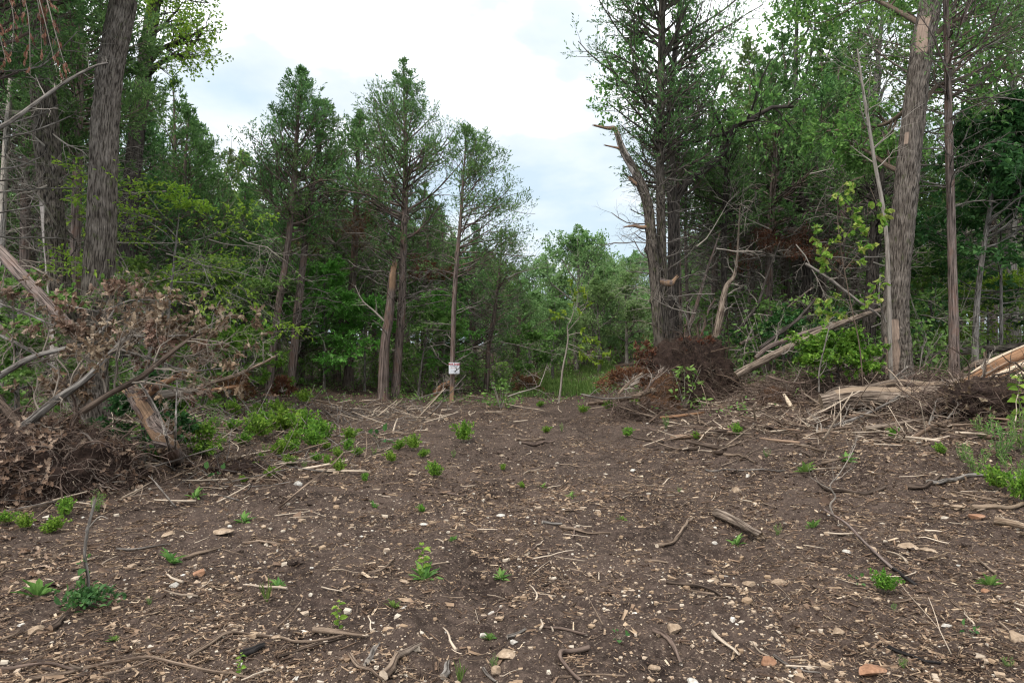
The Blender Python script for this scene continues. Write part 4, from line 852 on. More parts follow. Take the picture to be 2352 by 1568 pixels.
# slender trunk to its right, thin trunk further right, dead leaning sapling to its left
r_, P, rd = standing('cedar_tree', 'slender straight trunk with long dark boughs, right of the big leaning oak', 'tree', 2192, 13.9,
    [(2190, 700), (2186, 500), (2182, 330), (2180, 180), (2176, 0), (2172, -200), (2170, -350)], [28, 24, 21, 20, 18, 15, 10, 3])
cedar(r_, P, rd, 351, (.52, 1), 2.9, 60, hero=True, dead=22, dead_r=(.3, .62), n2=12, n3=8, nl=5, lf=.085, lw=.022, bark='cedar_bark', side=(0, 60, .6), sparse=.1,
      prof=lambda s: .9*(1-s)**.5+.05)
r_, P, rd = standing('young_oak', 'thin crooked young tree near the right edge of the wood', 'tree', 2238, 15.0,
    [(2242, 740), (2248, 660), (2262, 560), (2272, 500), (2290, 400), (2320, 300)], [15, 13, 12, 11, 10, 7, 3])
broadleaf(r_, P, rd, 352, (.42, .98), 1.7, 14, 6, 6, 4, 4, 'deep_green', 'grey_bark', lf=.13, lw=.09, shape='o', drop=.3)
r_, P, rd = standing('dead_sapling', 'pale thin dead sapling leaning left against the big leaning oak', 'dead tree', 2046, 12.8,
    [(2040, 600), (2030, 480), (2012, 380), (1998, 290), (1984, 200), (1972, 110)], [10, 9, 9, 8, 8, 6, 3])
g = Geo(); P0 = smooth_path(P, 24); R0 = np.interp(np.linspace(0, 1, 24), np.linspace(0, 1, len(rd)), rd); tubes(g, P0, R0, 8, .45)
P1, R1 = grow(P0[None], R0[None], 14, .45, 1, lambda t, pl: .9+0*t, lambda t: R(60)+0*t, .1, 7, .1, .15, np.random.default_rng(4), .4); tubes(g, P1, R1, 4)
P2, R2 = grow(P1, R1, 6, .3, 1, lambda t, pl: pl*.4, lambda t: R(45)+0*t, 0, 4, 0, .15, np.random.default_rng(5), .5); tubes(g, P2, np.maximum(R2, .002), 3)
part('trunk', g, 'dead_twig', r_)

# -- dogwoods and other understory
def dogwood(px, D, h, spread, label, m='dogwood_green', seed=1, lf=.11, lw=.055, n1=16, lean=0, nl=4, name='dogwood_tree', c0=.28, group=None):
    b = GD(px, D); r_ = empty(name, b, label, 'small tree', group)
    P = [(0, 0, -.1), (lean*.3, 0, h*.4), (lean*.7, 0, h*.75), (lean, 0, h)]
    return broadleaf(r_, P, [.045, .035, .022, .008], seed, (c0, .98), spread, n1, 9, 7, 0, nl+2, m, 'grey_bark', lf=lf, lw=lw, up=.05, flat=.25, flatness=.65, ang=72, drop=.25, shape='o', k=7, lspread=.4)
dogwood(745, 22.9, 3.8, 1.55, 'bright dogwood with layered leaves between the twin trunks and the broken stub', seed=401, n1=22, nl=6, c0=.38)
dogwood(838, 22.9, 2.7, 1.5, 'smaller bright dogwood just left of the broken stub', seed=402, n1=18, nl=5, c0=.35)
dogwood(580, 23.4, 3.5, 2.2, 'leafy dogwood left of the leaning pale cedar trunk', seed=403, n1=20, nl=5, m='dogwood_green')
dogwood(470, 19.5, 3.0, 2.0, 'leafy dogwood behind the heap of dead leaves', seed=404, n1=18, nl=4, m='oak_green')
dogwood(960, 22.3, 2.6, 1.6, 'drooping leafy sapling right of the tallest cedar', seed=405, n1=16, m='oak_green', lean=.4)
dogwood(1020, 23.5, 3.3, 1.3, 'green sapling in the shade left of the sign tree', seed=406, n1=14, m='dogwood_green')
dogwood(370, 13.5, 4.0, 2.0, 'yellow-green sapling spreading flat sprays right of the biggest oak', seed=407, n1=13, m='yellow_green', lf=.085, lw=.04, c0=.45, lean=.35, nl=3)
dogwood(300, 16.5, 2.8, 1.6, 'green shrub tree behind the biggest left oak', seed=408, n1=12, m='oak_green')
dogwood(30, 11.0, 2.2, 1.5, 'dark green shrub at the left edge behind the brush pile', seed=409, n1=12, m='oak_green')
dogwood(1215, 25.5, 1.9, 1.1, 'small bushy sapling at the left side of the gap', seed=410, n1=10, m='oak_green')
dogwood(1690, 21.0, 2.2, 1.4, 'green sapling behind the root ball', seed=411, n1=12, m='oak_green')
dogwood(2140, 18.5, 2.6, 1.8, 'green sapling between the leaning oak and the slender trunk', seed=412, n1=14, m='oak_green')
dogwood(2300, 16.0, 4.0, 2.2, 'broad-leaved sapling filling the right edge of the wood', seed=413, n1=18, m='deep_green', lf=.14, lw=.09)
dogwood(2270, 19.0, 2.2, 1.8, 'yellowish bush low behind the slender right trunk', seed=414, n1=12, m='yellow_green')
dogwood(1925, 13.2, 0.72, 0.85, 'bright green bush in front of the leaning oak and the fallen log', seed=415, n1=14, m='bright_green', lf=.085, lw=.06, c0=.4, name='leafy_bush', nl=3)
dogwood(1560, 23.5, 1.6, 1.2, 'small green shrub behind the root ball cedar', seed=416, n1=10, m='oak_green')
dogwood(1800, 17.5, 1.3, 1.3, 'low dark green shrub above the fallen grey log', seed=417, n1=12, m='deep_green', name='leafy_bush')
dogwood(2010, 20, 1.8, 1.6, 'low green shrub deep behind the leaning oak', seed=418, n1=12, m='oak_green', name='leafy_bush')
dogwood(670, 25.0, 4.6, 2.4, 'tall leafy tree in the shade behind the twin trunks', seed=420, n1=20, nl=5, m='oak_green')
dogwood(545, 25.5, 4.4, 2.4, 'tall leafy tree in the shade left of the leaning cedar', seed=421, n1=20, nl=5, m='dogwood_green')
# redbud with hanging heart-shaped leaves
D = 11.6; b = GD(1985, D); r_ = empty('redbud_sapling', b, 'redbud sapling with large yellow-green hanging leaves, left of the big leaning oak', 'small tree')
g = Geo(); gl = Geo(); rr = np.random.default_rng(431)
P0 = smooth_path([(0, 0, -.05)] + loc_path(b, [(1975, 800), (1955, 700), (1935, 590), (1925, 500), (1935, 430), (1985, 405)]), 20); R0 = np.linspace(.012, .004, 20); tubes(g, P0, R0, 6)
Q = [smooth_path(loc_path(b, q), 8) for q in ([(1945, 640), (1905, 600), (1880, 550), (1870, 520)], [(1940, 620), (1965, 590), (1990, 560), (1998, 530)], [(1952, 700), (1920, 680), (1895, 690), (1880, 700)],
     [(1935, 560), (1955, 520), (1960, 480)], [(1962, 730), (2000, 700), (2015, 640)], [(1930, 580), (1900, 560), (1885, 590)], [(1985, 405), (1960, 412), (1945, 430), (1925, 445)], [(1990, 760), (1930, 720), (1900, 715)], [(2000, 430), (2020, 480), (2030, 500)])]
P1 = np.array(Q); R1 = np.tile(np.linspace(.007, .003, 8), (len(Q), 1)); tubes(g, P1, R1, 4)
P2, R2 = grow(P1, R1, 8, .2, 1, lambda t, pl: .20+0*t, lambda t: R(50)+0*t, 0, 4, -.1, .15, rr); tubes(g, P2, R2*.7, 3)
p, d = sample(P2, 6, rr, .3, 1); leaves(gl, p, d, rr, .10, .078, .5, .9, 0, 'o'); part('stem', g, 'dark_bark', r_); part('leaves', gl, 'redbud_leaf', r_)
# lone thin sapling in the clearing
b = GP(1283, 925); D = b[1]; r_ = empty('thin_sapling', b, 'lone thin crooked sapling with a few leaves in the middle of the clearing', 'small tree')
g = Geo(); gl = Geo(); rr = np.random.default_rng(441)
P0 = smooth_path([(0, 0, -.05)] + loc_path(b, [(1288, 890), (1292, 850), (1300, 810), (1305, 775), (1303, 750), (1312, 735)]), 16); R0 = np.linspace(wid(5.5, D), wid(2.5, D), 16); tubes(g, P0, R0, 6)
Q = [smooth_path(loc_path(b, q), 7) for q in ([(1304, 760), (1330, 730), (1350, 690), (1345, 670)], [(1312, 735), (1300, 730), (1280, 725)], [(1305, 770), (1335, 765), (1370, 785)], [(1306, 790), (1330, 800), (1365, 830)], [(1310, 740), (1320, 700), (1310, 660)], [(1304, 800), (1350, 815), (1400, 820)])]
P1 = np.array(Q); R1 = np.tile(np.linspace(.014, .005, 7), (len(Q), 1)); tubes(g, P1, R1, 4)
P2, R2 = grow(P1, R1, 6, .3, 1, lambda t, pl: .32+0*t, lambda t: R(55)+0*t, 0, 4, 0, .15, rr, flat=.4); tubes(g, P2, R2*.6, 3)
p, d = sample(P2, 9, rr, .2, 1); leaves(gl, p, d, rr, .14, .07, .5, .1, .5, 'o'); part('stem', g, 'dead_twig', r_); part('leaves', gl, 'yellow_green', r_)
# ---------------------------------------------------------------- sign
sp = [W(1043, 845, 19.55)]; c = sp[0]
sign = empty('for_sale_sign', c, 'small white for-sale sign with red lettering nailed to a cedar trunk', 'sign')
sw, sh = 0.305, 0.325
g = Geo(); bx = np.array([[-1, -1, -1], [1, -1, -1], [1, 1, -1], [-1, 1, -1], [-1, -1, 1], [1, -1, 1], [1, 1, 1], [-1, 1, 1]])*0.5
BF = np.array([[3, 2, 1, 0], [4, 5, 6, 7], [0, 1, 5, 4], [1, 2, 6, 5], [2, 3, 7, 6], [3, 0, 4, 7]])
def box(g, c, s, tint=0.5): g.add(bx*np.array(s)+np.array(c), BF, tint)
n_ = 9; xs = np.linspace(-sw/2, sw/2, n_)
for i in range(n_-1):
    bow = lambda x: 0.018*(x/(sw/2))**2
    V = np.array([[xs[i], bow(xs[i]), -sh/2], [xs[i+1], bow(xs[i+1]), -sh/2], [xs[i+1], bow(xs[i+1])+.003, -sh/2], [xs[i], bow(xs[i])+.003, -sh/2]]); V = np.vstack([V, V+[0, 0, sh]])
    g.add(V, BF)
def plain(name, c, rough=.5, spec=.3):
    m, N, L, b = mat_new(name); v = N.new('ShaderNodeTexCoord').outputs['Object']
    L.new(mixc(N, L, 1.0, c, ramp(N, L, noise(N, L, v, 9, 4), [(.3, (.86, .85, .83)), (.7, (1, 1, 1))]), 'MULTIPLY'), b.inputs['Base Color'])
    b.inputs['Roughness'].default_value = rough; b.inputs['Specular IOR Level'].default_value = spec
plain('sign_white', (.74, .75, .78)); plain('sign_red', (.50, .045, .06)); plain('sign_blue', (.34, .33, .46)); plain('nail', (.25, .23, .22))
part('board', g, 'sign_white', sign)
def text_mesh(body, size, x, z, mname, bold=.0):
    cu = bpy.data.curves.new('lettering', 'FONT'); cu.body = body; cu.size = size; cu.align_x = 'CENTER'; cu.align_y = 'CENTER'; cu.extrude = .0006; cu.offset = bold; cu.space_character = 1.05
    t = bpy.data.objects.new('lettering', cu); COL.objects.link(t); bpy.context.view_layer.update()
    me = bpy.data.meshes.new_from_object(t.evaluated_get(bpy.context.evaluated_depsgraph_get())); COL.objects.unlink(t); bpy.data.objects.remove(t); bpy.data.curves.remove(cu)
    for v in me.vertices: v.co = (v.co.x + x, -0.0035 + 0.018*((v.co.x+x)/(sw/2))**2 - v.co.z, v.co.y + z)
    me.materials.clear(); me.materials.append(MT[mname]); o = bpy.data.objects.new('lettering', me); COL.objects.link(o); o.parent = sign
text_mesh('FOR SALE', .068, 0, .108, 'sign_red', .003)
g = Geo()      # the two small printed lines and the rule near the foot, too small to read
rr = np.random.default_rng(2); xx = -.115
while xx < .115:
    w_ = rr.uniform(.008, .02); box(g, (xx+w_/2, -.003+.018*(xx/.15)**2, .060), (w_, .002, .012)); xx += w_+.006
xx = -.085
while xx < .06:
    w_ = rr.uniform(.006, .016); box(g, (xx+w_/2, -.003+.018*(xx/.15)**2, -.072), (w_, .002, .010)); xx += w_+.005
xx = -.11
while xx < .11: box(g, (xx, -.003+.018*(xx/.15)**2, -.125), (.012, .002, .003)); xx += .0135
part('small_print', g, 'sign_blue', sign)
g = Geo(); tubes(g, np.array([smooth_path([(-.085, -.004, .028), (-.085, -.004, -.012), (-.062, -.004, .0), (-.085, -.004, .028)], 14), smooth_path([(-.05, -.004, -.01), (-.035, -.004, .012), (-.02, -.004, -.008), (-.008, -.004, .008)], 14),
    smooth_path([(.02, -.004, .02), (.018, -.004, -.012), (.03, -.004, .0), (.045, -.004, .02)], 14)]), np.full((3, 14), .0018), 5); part('handwriting', g, 'sign_red', sign)
g = Geo()
for z in (.15, -.148): tubes(g, np.array([[0, -.012, z], [0, .012, z]]), np.array([.006, .006]), 8, cap=True)
part('nails', g, 'nail', sign)

# ---------------------------------------------------------------- fallen logs and branches
def onground(pts, lift=0.0):
    return [GP(q[0], q[1]) + np.array([0, 0, lift + (q[2] if len(q) > 2 else 0)]) for q in pts]
def settle(P, r):
    """bring a log forward along its line of sight until its middle rests on the ground instead of sinking into it"""
    E = np.array([0, 0, EYE]); Q = P[1:-1] if len(P) > 2 else P
    for s in np.linspace(1, .72, 60):
        q = E + (Q-E)*s
        if np.all(q[:, 2] >= hgt(q[:, 0], q[:, 1]) + .45*r): return E + (P-E)*s
    return P
def fallen(name, label, cat, path, rad, mname, seed, k=22, step=.04, rough=.12, twigs=0, tw_len=.4, bare=None, broken=.1, leafm=None, nleaf=5, K=9, sub=5, tmat='dead_twig', lsz=.088, parent=None, t0=.15, bumps=(), zl=6):
    path = settle(np.asarray(path, float), max(rad)); b = path[0]; root = parent or empty(name, b, label, cat)
    g = Geo(); P, r = bole(g, path-b, rad, k, step, rough, K, zl, seed, bare=bare, broken=broken, bumps=bumps); part('log' if rad[0] > .05 else 'stem', g, mname, root)
    if twigs:
        if leafm and tmat == 'dead_twig': tmat = 'slash_twig'
        rr = np.random.default_rng(seed); gt = Geo(); P0 = smooth_path(path-b, 16); R0 = np.interp(np.linspace(0, 1, 16), np.linspace(0, 1, len(rad)), rad)
        P1, R1 = grow(P0[None], R0[None], twigs, t0, 1, lambda t, pl: tw_len*(1.25-.5*t)+0*pl, lambda t: R(58)+0*t, .25 if not leafm else .1, 8, .1, .2, rr, .45); R1 = np.minimum(R1, .016 if not leafm else .010)
        if twigs <= 10 and not leafm:
            for j in range(twigs):
                gt = Geo(); tubes(gt, P1[j:j+1], R1[j:j+1], 5); a_, r_a = grow(P1[j:j+1], R1[j:j+1], sub, .2, 1, lambda t, pl: pl*.5, lambda t: R(48)+0*t, .1, 6, 0, .2, rr, .6); tubes(gt, a_, r_a, 4)
                a_, r_a = grow(a_, r_a, 4, .25, 1, lambda t, pl: pl*.5, lambda t: R(45)+0*t, .0, 4, 0, .2, rr, .6); tubes(gt, a_, np.maximum(r_a, .0015), 3); part('twig', gt, tmat, root)
            return root
        tubes(gt, P1, R1, 5)
        P2, R2 = grow(P1, np.minimum(R1, .022), sub, .2, 1, lambda t, pl: pl*.5, lambda t: R(48)+0*t, .1, 6, 0, .2, rr, .6); tubes(gt, P2, R2, 4)
        P3, R3 = grow(P2, R2, 4, .25, 1, lambda t, pl: pl*.5, lambda t: R(45)+0*t, .0, 4, 0, .2, rr, .6); tubes(gt, P3, np.maximum(R3, .0018), 3)
        part('twigs', gt, tmat, root)
        if leafm:
            gl = Geo(); cl = vn(P3[:, -1, 0]*3.2+seed, P3[:, -1, 1]*3.2, P3[:, -1, 2]*3.2, s=5); sel = (cl > .60) & (rr.uniform(0, 1, len(P3)) < .75); p, d = sample(P3[sel], nleaf, rr, .5, 1); leaves(gl, p, d, rr, lsz, lsz*.62, .9, .5, 0, 'k'); part('dead_leaves', gl, leafm, root)
    return root
half = lambda a, t: 0.8*(vn(a/45, t*7, s=9) > .55)
WP = lambda *q: [W(*v) for v in q]
fallen('fallen_log', 'brown barked log leaning down from the upper left into the brush pile', 'log', WP((-70, 520, 9.9), (0, 580, 9.6), (60, 645, 9.3), (120, 710, 9.1), (172, 765, 8.9)), [.105, .10, .095, .09, .085], 'cedar_bark', 501,
       twigs=9, tw_len=.5, leafm='dead_leaf', nleaf=3)
fallen('fallen_branch', 'lichen-pale crooked oak limb with withered brown leaves crossing the brush pile', 'branch', WP((-10, 1010, 7.3), (60, 975, 7.4), (120, 925, 7.5), (200, 868, 7.6), (270, 795, 7.8), (300, 772, 7.9), (350, 775, 8.0), (415, 770, 8.1)),
       [.058, .055, .05, .042, .036, .028, .02, .012], 'grey_bark', 502, twigs=18, tw_len=.38, leafm='dead_leaf', nleaf=6, sub=5)
fallen('fallen_branch', 'dark reddish branch rising right out of the leaf mound', 'branch', WP((190, 945, 7.2), (250, 905, 7.3), (320, 868, 7.4), (378, 822, 7.5), (430, 782, 7.6), (462, 765, 7.7)), [.045, .04, .038, .03, .02, .012], 'dark_root', 503,
       twigs=12, tw_len=.75, leafm='dead_leaf', nleaf=6, sub=6)
fallen('fallen_branch', 'thick dark branch entering the brush pile from the left edge', 'branch', WP((-60, 900, 8.0), (20, 850, 8.1), (80, 818, 8.2), (150, 800, 8.3), (215, 780, 8.4), (270, 700, 8.6)), [.045, .042, .038, .032, .025, .015], 'grey_bark', 504,
       twigs=14, tw_len=.5, leafm='dead_leaf', nleaf=5, sub=5)
fallen('fallen_branch', 'forked branch with curled dead leaves standing up behind the brush pile', 'branch', WP((330, 900, 8.8), (340, 840, 8.8), (350, 780, 8.9), (365, 740, 9.0), (380, 700, 9.0)), [.035, .03, .025, .018, .01], 'grey_bark', 505,
       twigs=14, tw_len=.38, leafm='dead_leaf', nleaf=6, sub=5)
fallen('fallen_log', 'short broken log with orange splintered top end behind the leaning stump', 'log', WP((300, 925, 8.9), (340, 912, 8.9), (380, 905, 8.9), (440, 895, 8.9)), [.07, .075, .07, .06], 'grey_bark', 506,
       bare=lambda a, t: ss(.5, .6, t)+0*a, broken=.25)
fallen('wood_splinter', 'big orange wedge of split wood jutting up over the broken log', 'wood', WP((330, 910, 8.8), (360, 888, 8.8), (400, 868, 8.8)), [.075, .07, .035], 'split_wood', 507, K=5, bare=lambda a, t: 1+0*t*a, broken=.3, rough=.3)
fallen('wood_splinter', 'flat orange splintered slab lying right of the broken log', 'wood', WP((400, 908, 9.0), (450, 900, 9.0), (512, 892, 9.0)), [.05, .045, .022], 'split_wood', 508, K=5, bare=lambda a, t: (t > .35)*1.0+0*a, broken=.3, rough=.3)
fallen('fallen_branch', 'pale smooth branch sloping up right from the splintered slab', 'branch', WP((385, 915, 9.3), (450, 890, 9.4), (540, 862, 9.6), (600, 835, 9.8), (625, 822, 9.9)), [.035, .034, .03, .024, .016], 'dry_stick', 509, twigs=5, tw_len=.35)
fallen('leaning_stump', 'peeling stump leaning left below the broken log', 'stump', [GP(408, 1052, .1)] + WP((385, 1020, 8.0), (350, 965, 8.1), (318, 915, 8.2), (305, 900, 8.25)), [.15, .14, .135, .125, .10], 'cedar_bark', 510, bare=half, broken=.15, k=40, rough=.2)
fallen('fallen_log', 'short brown log at the foot of the leaning stump', 'log', onground([(405, 1000, .06), (440, 1030, .05), (472, 1052, .04)]), [.045, .045, .05], 'cedar_bark', 511)
fallen('dead_sapling', 'thin upright dead stem in front of the leaning stump', 'dead tree', [GP(403, 1062, .03)] + WP((404, 1000, 7.3), (405, 940, 7.3), (407, 885, 7.35)), [.015, .014, .012, .008], 'grey_bark', 512, k=8, twigs=3, tw_len=.3)
fallen('fallen_branch', 'arched thin branch over the front of the leaning stump', 'branch', [GP(398, 1062, .02)] + WP((385, 1010, 7.3), (365, 950, 7.4), (330, 890, 7.5), (310, 865, 7.6)), [.018, .018, .016, .012, .006], 'dead_twig', 513, k=8, twigs=6, tw_len=.4)
fallen('fallen_log', 'reddish broken log end at the left edge behind the leaf mound', 'log', WP((-40, 880, 7.8), (0, 925, 7.6), (50, 985, 7.5)), [.07, .07, .05], 'dark_root', 514)
for i, (q, r0, lab) in enumerate([([(0, 770, 8.6), (60, 800, 8.6), (130, 850, 8.5), (160, 920, 8.4), (190, 960, 8.3)], .028, 'arching grey twiggy branch left of the pale oak limb'), ([(390, 740, 9.0), (420, 770, 9.0), (450, 805, 9.0), (480, 850, 9.1)], .018, 'drooping branch of dead leaves at the right end of the brush pile'),
        ([(150, 700, 8.8), (230, 715, 8.8), (300, 690, 8.9), (370, 690, 9)], .02, 'leafless grey branch crossing in front of the biggest oak'), ([(270, 800, 8.0), (350, 825, 8.0), (430, 850, 8.0), (520, 845, 8.1)], .022, 'low branch of curled leaves above the broken log'),
        ([(-20, 690, 8.7), (60, 720, 8.6), (120, 745, 8.5), (200, 770, 8.5)], .02, 'branch of dead leaves under the leaning brown log')]):
    fallen('fallen_branch', lab, 'branch', WP(*q), [r0, r0*.9, r0*.7, r0*.4][:max(2, min(4, len(q)))], 'grey_bark', 520+i, k=8, twigs=11, tw_len=.36, leafm='dead_leaf', nleaf=6 if i != 2 else 1, sub=6, t0=.1)

# heap of roots, soil and dead leaves
def mound(name, label, cat, c, size, soil, seed, roots=120, rlen=.5, leafn=0, leafm='dead_leaf', rmat='brown_twig', fib=0, n=3, rr_=.008, spread=1.0):
    rr = np.random.default_rng(seed); root = empty(name, c, label, cat); g = Geo(); S = np.array(size)
    n1, k1 = 70, 110
    th = np.linspace(.02, np.pi*.62, n1); ph = np.arange(k1)*2*np.pi/k1; TH, PH = np.meshgrid(th, ph, indexing='ij')
    D_ = np.stack([np.sin(TH)*np.cos(PH), np.sin(TH)*np.sin(PH), np.cos(TH)], -1)
    def rad(D_):
        o = seed*1.7
        return 1 + .55*(vn(D_[..., 0]*1.8+o, D_[..., 1]*1.8, D_[..., 2]*1.8, s=seed)-.5) + .35*(vn(D_[..., 0]*5+o, D_[..., 1]*5, D_[..., 2]*5, s=seed+1)-.5) + .16*(vn(D_[..., 0]*14, D_[..., 1]*14, D_[..., 2]*14, s=seed+2)-.5) + .08*(vn(D_[..., 0]*34, D_[..., 1]*34, D_[..., 2]*34, s=seed+3)-.5)
    V = D_*rad(D_)[..., None]*S
    i = np.arange(n1-1)[:, None]*k1; j = np.arange(k1)[None]; j2 = (j+1) % k1
    g.add(V, np.stack([i+j, i+k1+j, i+k1+j2, i+j2], -1).reshape(-1, 4), .5, None, True); part('soil', g, soil, root)
    def surf(m):
        u = rr.uniform(-.15, 1, m); a = rr.uniform(0, 6.28, m); s = np.sqrt(np.maximum(0, 1-u*u)); d = np.stack([s*np.cos(a), s*np.sin(a), u], -1)
        return d*rad(d)[:, None]*S, nrm(d/S)
    if roots:
        p, nn = surf(roots); gr = Geo(); npt = 9; P = np.empty((roots, npt, 3)); P[:, 0] = p - nn*.05; d = nrm(nn + rr.normal(0, .9*spread, nn.shape)); l = rr.lognormal(math.log(rlen), .45, roots)[:, None]
        for s in range(1, npt):
            P[:, s] = P[:, s-1] + d*l/(npt-1); d = nrm(d + rr.normal(0, .28, d.shape) + np.array([0, 0, -.12]))
        rd_ = rr.lognormal(math.log(rr_), .5, roots)[:, None]*np.linspace(1, .25, npt); tubes(gr, P, rd_, 5, rr.uniform(0, .45, roots))
        P2, R2 = grow(P, rd_, 3, .3, 1, lambda t, pl: pl*.4, lambda t: R(50)+0*t, -.1, 6, -.1, .25, rr, .5); tubes(gr, P2, np.maximum(R2, .0012), 3, .1); part('roots', gr, rmat, root)
    if fib:
        p, nn = surf(fib); gf = Geo(); npt = 5; P = np.empty((fib, npt, 3)); P[:, 0] = p; d = nrm(nn*.4 + rr.normal(0, 1, nn.shape)); l = rr.uniform(.06, .28, fib)[:, None]
        for s in range(1, npt): P[:, s] = P[:, s-1] + d*l/(npt-1); d = nrm(d + rr.normal(0, .35, d.shape) + np.array([0, 0, -.25]))
        tubes(gf, P, np.full((fib, npt), .0022), 3, rr.uniform(0, .5, fib)); part('rootlets', gf, rmat, root)
    if leafn:
        p, nn = surf(leafn); gl = Geo(); m = vn(p[:, 0]*2.4+seed, p[:, 1]*2.4, p[:, 2]*2.4, s=seed+8) > rr.uniform(.25, .65, leafn); p, nn = p[m], nn[m]
        d = nrm(rr.normal(size=p.shape)+np.array([0, 0, -.5])); leaves(gl, p+nn*.02, d, rr, .08, .05, .3, 0, 0, 'k', normal=nn*.9); part('dead_leaves', gl, leafm, root)
    return root
c = GP(120, 1128); mound('leaf_mound', 'mound of dark root soil shaggy with dead tan leaves at the left edge', 'soil heap', [-5.6, 7.7, H(-5.6, 7.7)-.1], (1.12, .85, .80), 'dark_clod', 551, 420, .42, 5500, fib=5000)
mound('soil_heap', 'low dark heap of soil and bark right of the leaning stump', 'soil heap', [-3.75, 9.0, H(-3.75, 9.0)-.08], (.5, .4, .2), 'dark_clod', 552, 40, .25, 350, fib=300)
b = GD(1592, 15.8)
mound('root_ball', 'upturned root ball of dark soil bristling with roots left of the fallen grey log', 'root ball', [b[0], b[1], b[2]-.05], (1.0, .6, 1.38), 'dark_clod', 553, 260, .5, 0, fib=2600, rmat='dark_root', rr_=.012, spread=.8)
b = GD(1530, 15.4); mound('soil_heap', 'brown rooty soil heap at the left foot of the root ball', 'soil heap', [b[0], b[1], b[2]-.1], (.55, .5, .85), 'clay', 554, 120, .45, 0, fib=1500, rmat='brown_twig', rr_=.009)
b = GD(1785, 13.6); mound('clay_lump', 'small orange clay lump left of the end of the big split log', 'soil heap', [b[0], b[1], b[2]-.05], (.42, .3, .30), 'clay', 555, 40, .3, 0, fib=500, rmat='brown_twig')
b = GD(2330, 9.6); mound('root_ball', 'dark rooty soil mass under the splintered log at the right edge', 'root ball', [b[0]+.25, b[1]+.1, b[2]-.05], (1.15, .7, .55), 'dark_clod', 556, 260, .5, 900, fib=2600, rmat='dark_root', rr_=.008)

# right-hand logs
D0 = 11.7
def zl(px, py, D): return W(px, py, D)
fallen('fallen_log', 'large pale split log lying along the right bank', 'log', [GD(1885, 11.9)+[0, 0, .14]] + WP((1960, 912, 11.8), (2050, 914, 11.7), (2140, 916, 11.5), (2250, 915, 11.2), (2380, 912, 10.8)), [.16, .21, .225, .225, .21, .2], 'weathered_log', 601, k=70, step=.03, rough=.14,
       bare=lambda a, t: np.clip(ss(40, 20, np.abs((a-20+180) % 360-180))*(t > .1)*(t < .55)*1.0, 0, 1), broken=.25, K=8)
fallen('fallen_log', 'smooth grey upper slab resting on the big split log', 'log', WP((1985, 890, 12.0), (2060, 878, 12.0), (2140, 885, 11.9), (2230, 872, 11.7), (2290, 862, 11.6)), [.05, .07, .085, .085, .06], 'weathered_log', 602, k=40, broken=.15, bare=half)
fallen('fallen_log', 'slim grey log end poking out left of the big split log', 'log', [GD(1868, 12.3)+[0, 0, .05]] + WP((1920, 895, 12.2), (1990, 893, 12.1)), [.04, .06, .06], 'weathered_log', 603, broken=.2)
for i, (q, rd_, lab, ml) in enumerate([(((2160, 905, 11.3), (2230, 872, 11.2), (2300, 832, 11.1), (2400, 790, 11.0)), [.03, .09, .11, .10], 'long red and orange splintered trunk rising to the right edge', 'split_wood'),
      (((2200, 900, 11.1), (2290, 862, 11.0), (2400, 815, 10.9)), [.02, .05, .06], 'yellow splinter of heartwood below the red splintered trunk', 'pale_wood'),
      (((2150, 928, 11.2), (2200, 918, 11.1), (2260, 903, 11.0)), [.015, .06, .055], 'dark split slab hanging off the front of the big log', 'split_wood'),
      (((2290, 880, 10.9), (2325, 872, 10.9), (2360, 850, 10.9)), [.02, .06, .05], 'white splinter at the right edge under the red splintered trunk', 'pale_wood'),
      (((1735, 921, 11.6), (1768, 934, 11.5), (1805, 938, 11.4)), [.02, .05, .015], 'white flat splintered slab on the bank in front of the clay lump', 'pale_wood'),
      (((1503, 965, 11.6), (1550, 962, 11.6), (1600, 955, 11.7)), [.03, .04, .03], 'red-brown split rail lying below the root ball', 'split_wood'),
      (((1800, 905, 13.0), (1812, 925, 12.8), (1824, 945, 12.5)), [.03, .05, .02], 'shredded pale stub standing by the clay lump', 'pale_wood')]):
    P_ = WP(*q)
    if i in (4, 5): P_ = [np.array([p[0], p[1], H(p[0], p[1])+.04]) for p in onground([v[:2] for v in q])]
    fo = fallen('wood_splinter', lab, 'wood', P_, rd_, ml, 610+i, k=22, step=.04, rough=.6, K=7, zl=1.2, bare=lambda a, t: 1+0*a*t, broken=.35)
    if i in (0, 1, 2):      # torn ribbons of wood along it
        rs = np.random.default_rng(630+i); ct = np.array(fo.location); fp = settle(np.asarray(P_, float), max(rd_)) - ct
        for j in range(9 if i == 0 else 5):
            o_ = nrm(rs.normal(size=3))*max(rd_)*.95; a_, b_ = sorted(rs.uniform(0, 1, 2)); b_ = min(1, a_+rs.uniform(.3, .6)); S_ = smooth_path(fp, 20)[int(a_*15):max(int(a_*15)+4, int(b_*19))]+o_
            gg = Geo(); bole(gg, S_[::2] if len(S_) > 6 else S_, [max(rd_)*.12, max(rd_)*rs.uniform(.2, .38), max(rd_)*.15], 12, .05, .5, 7, 2, 640+j, bare=lambda a, t: 1+0*a*t, broken=.12); part('torn_strip', gg, ['split_wood', 'pale_wood', 'dark_root'][rs.integers(0, 3)], fo)
fallen('fallen_log', 'long grey log propped against the leaning oak, rising from the brush', 'log', WP((1690, 862, 14.6), (1745, 832, 14.6), (1820, 794, 14.7), (1900, 755, 14.8), (1960, 732, 14.9), (2030, 708, 15.0)), [.10, .10, .095, .085, .07, .045], 'weathered_log', 621, k=40, twigs=3, tw_len=.4, broken=.2)
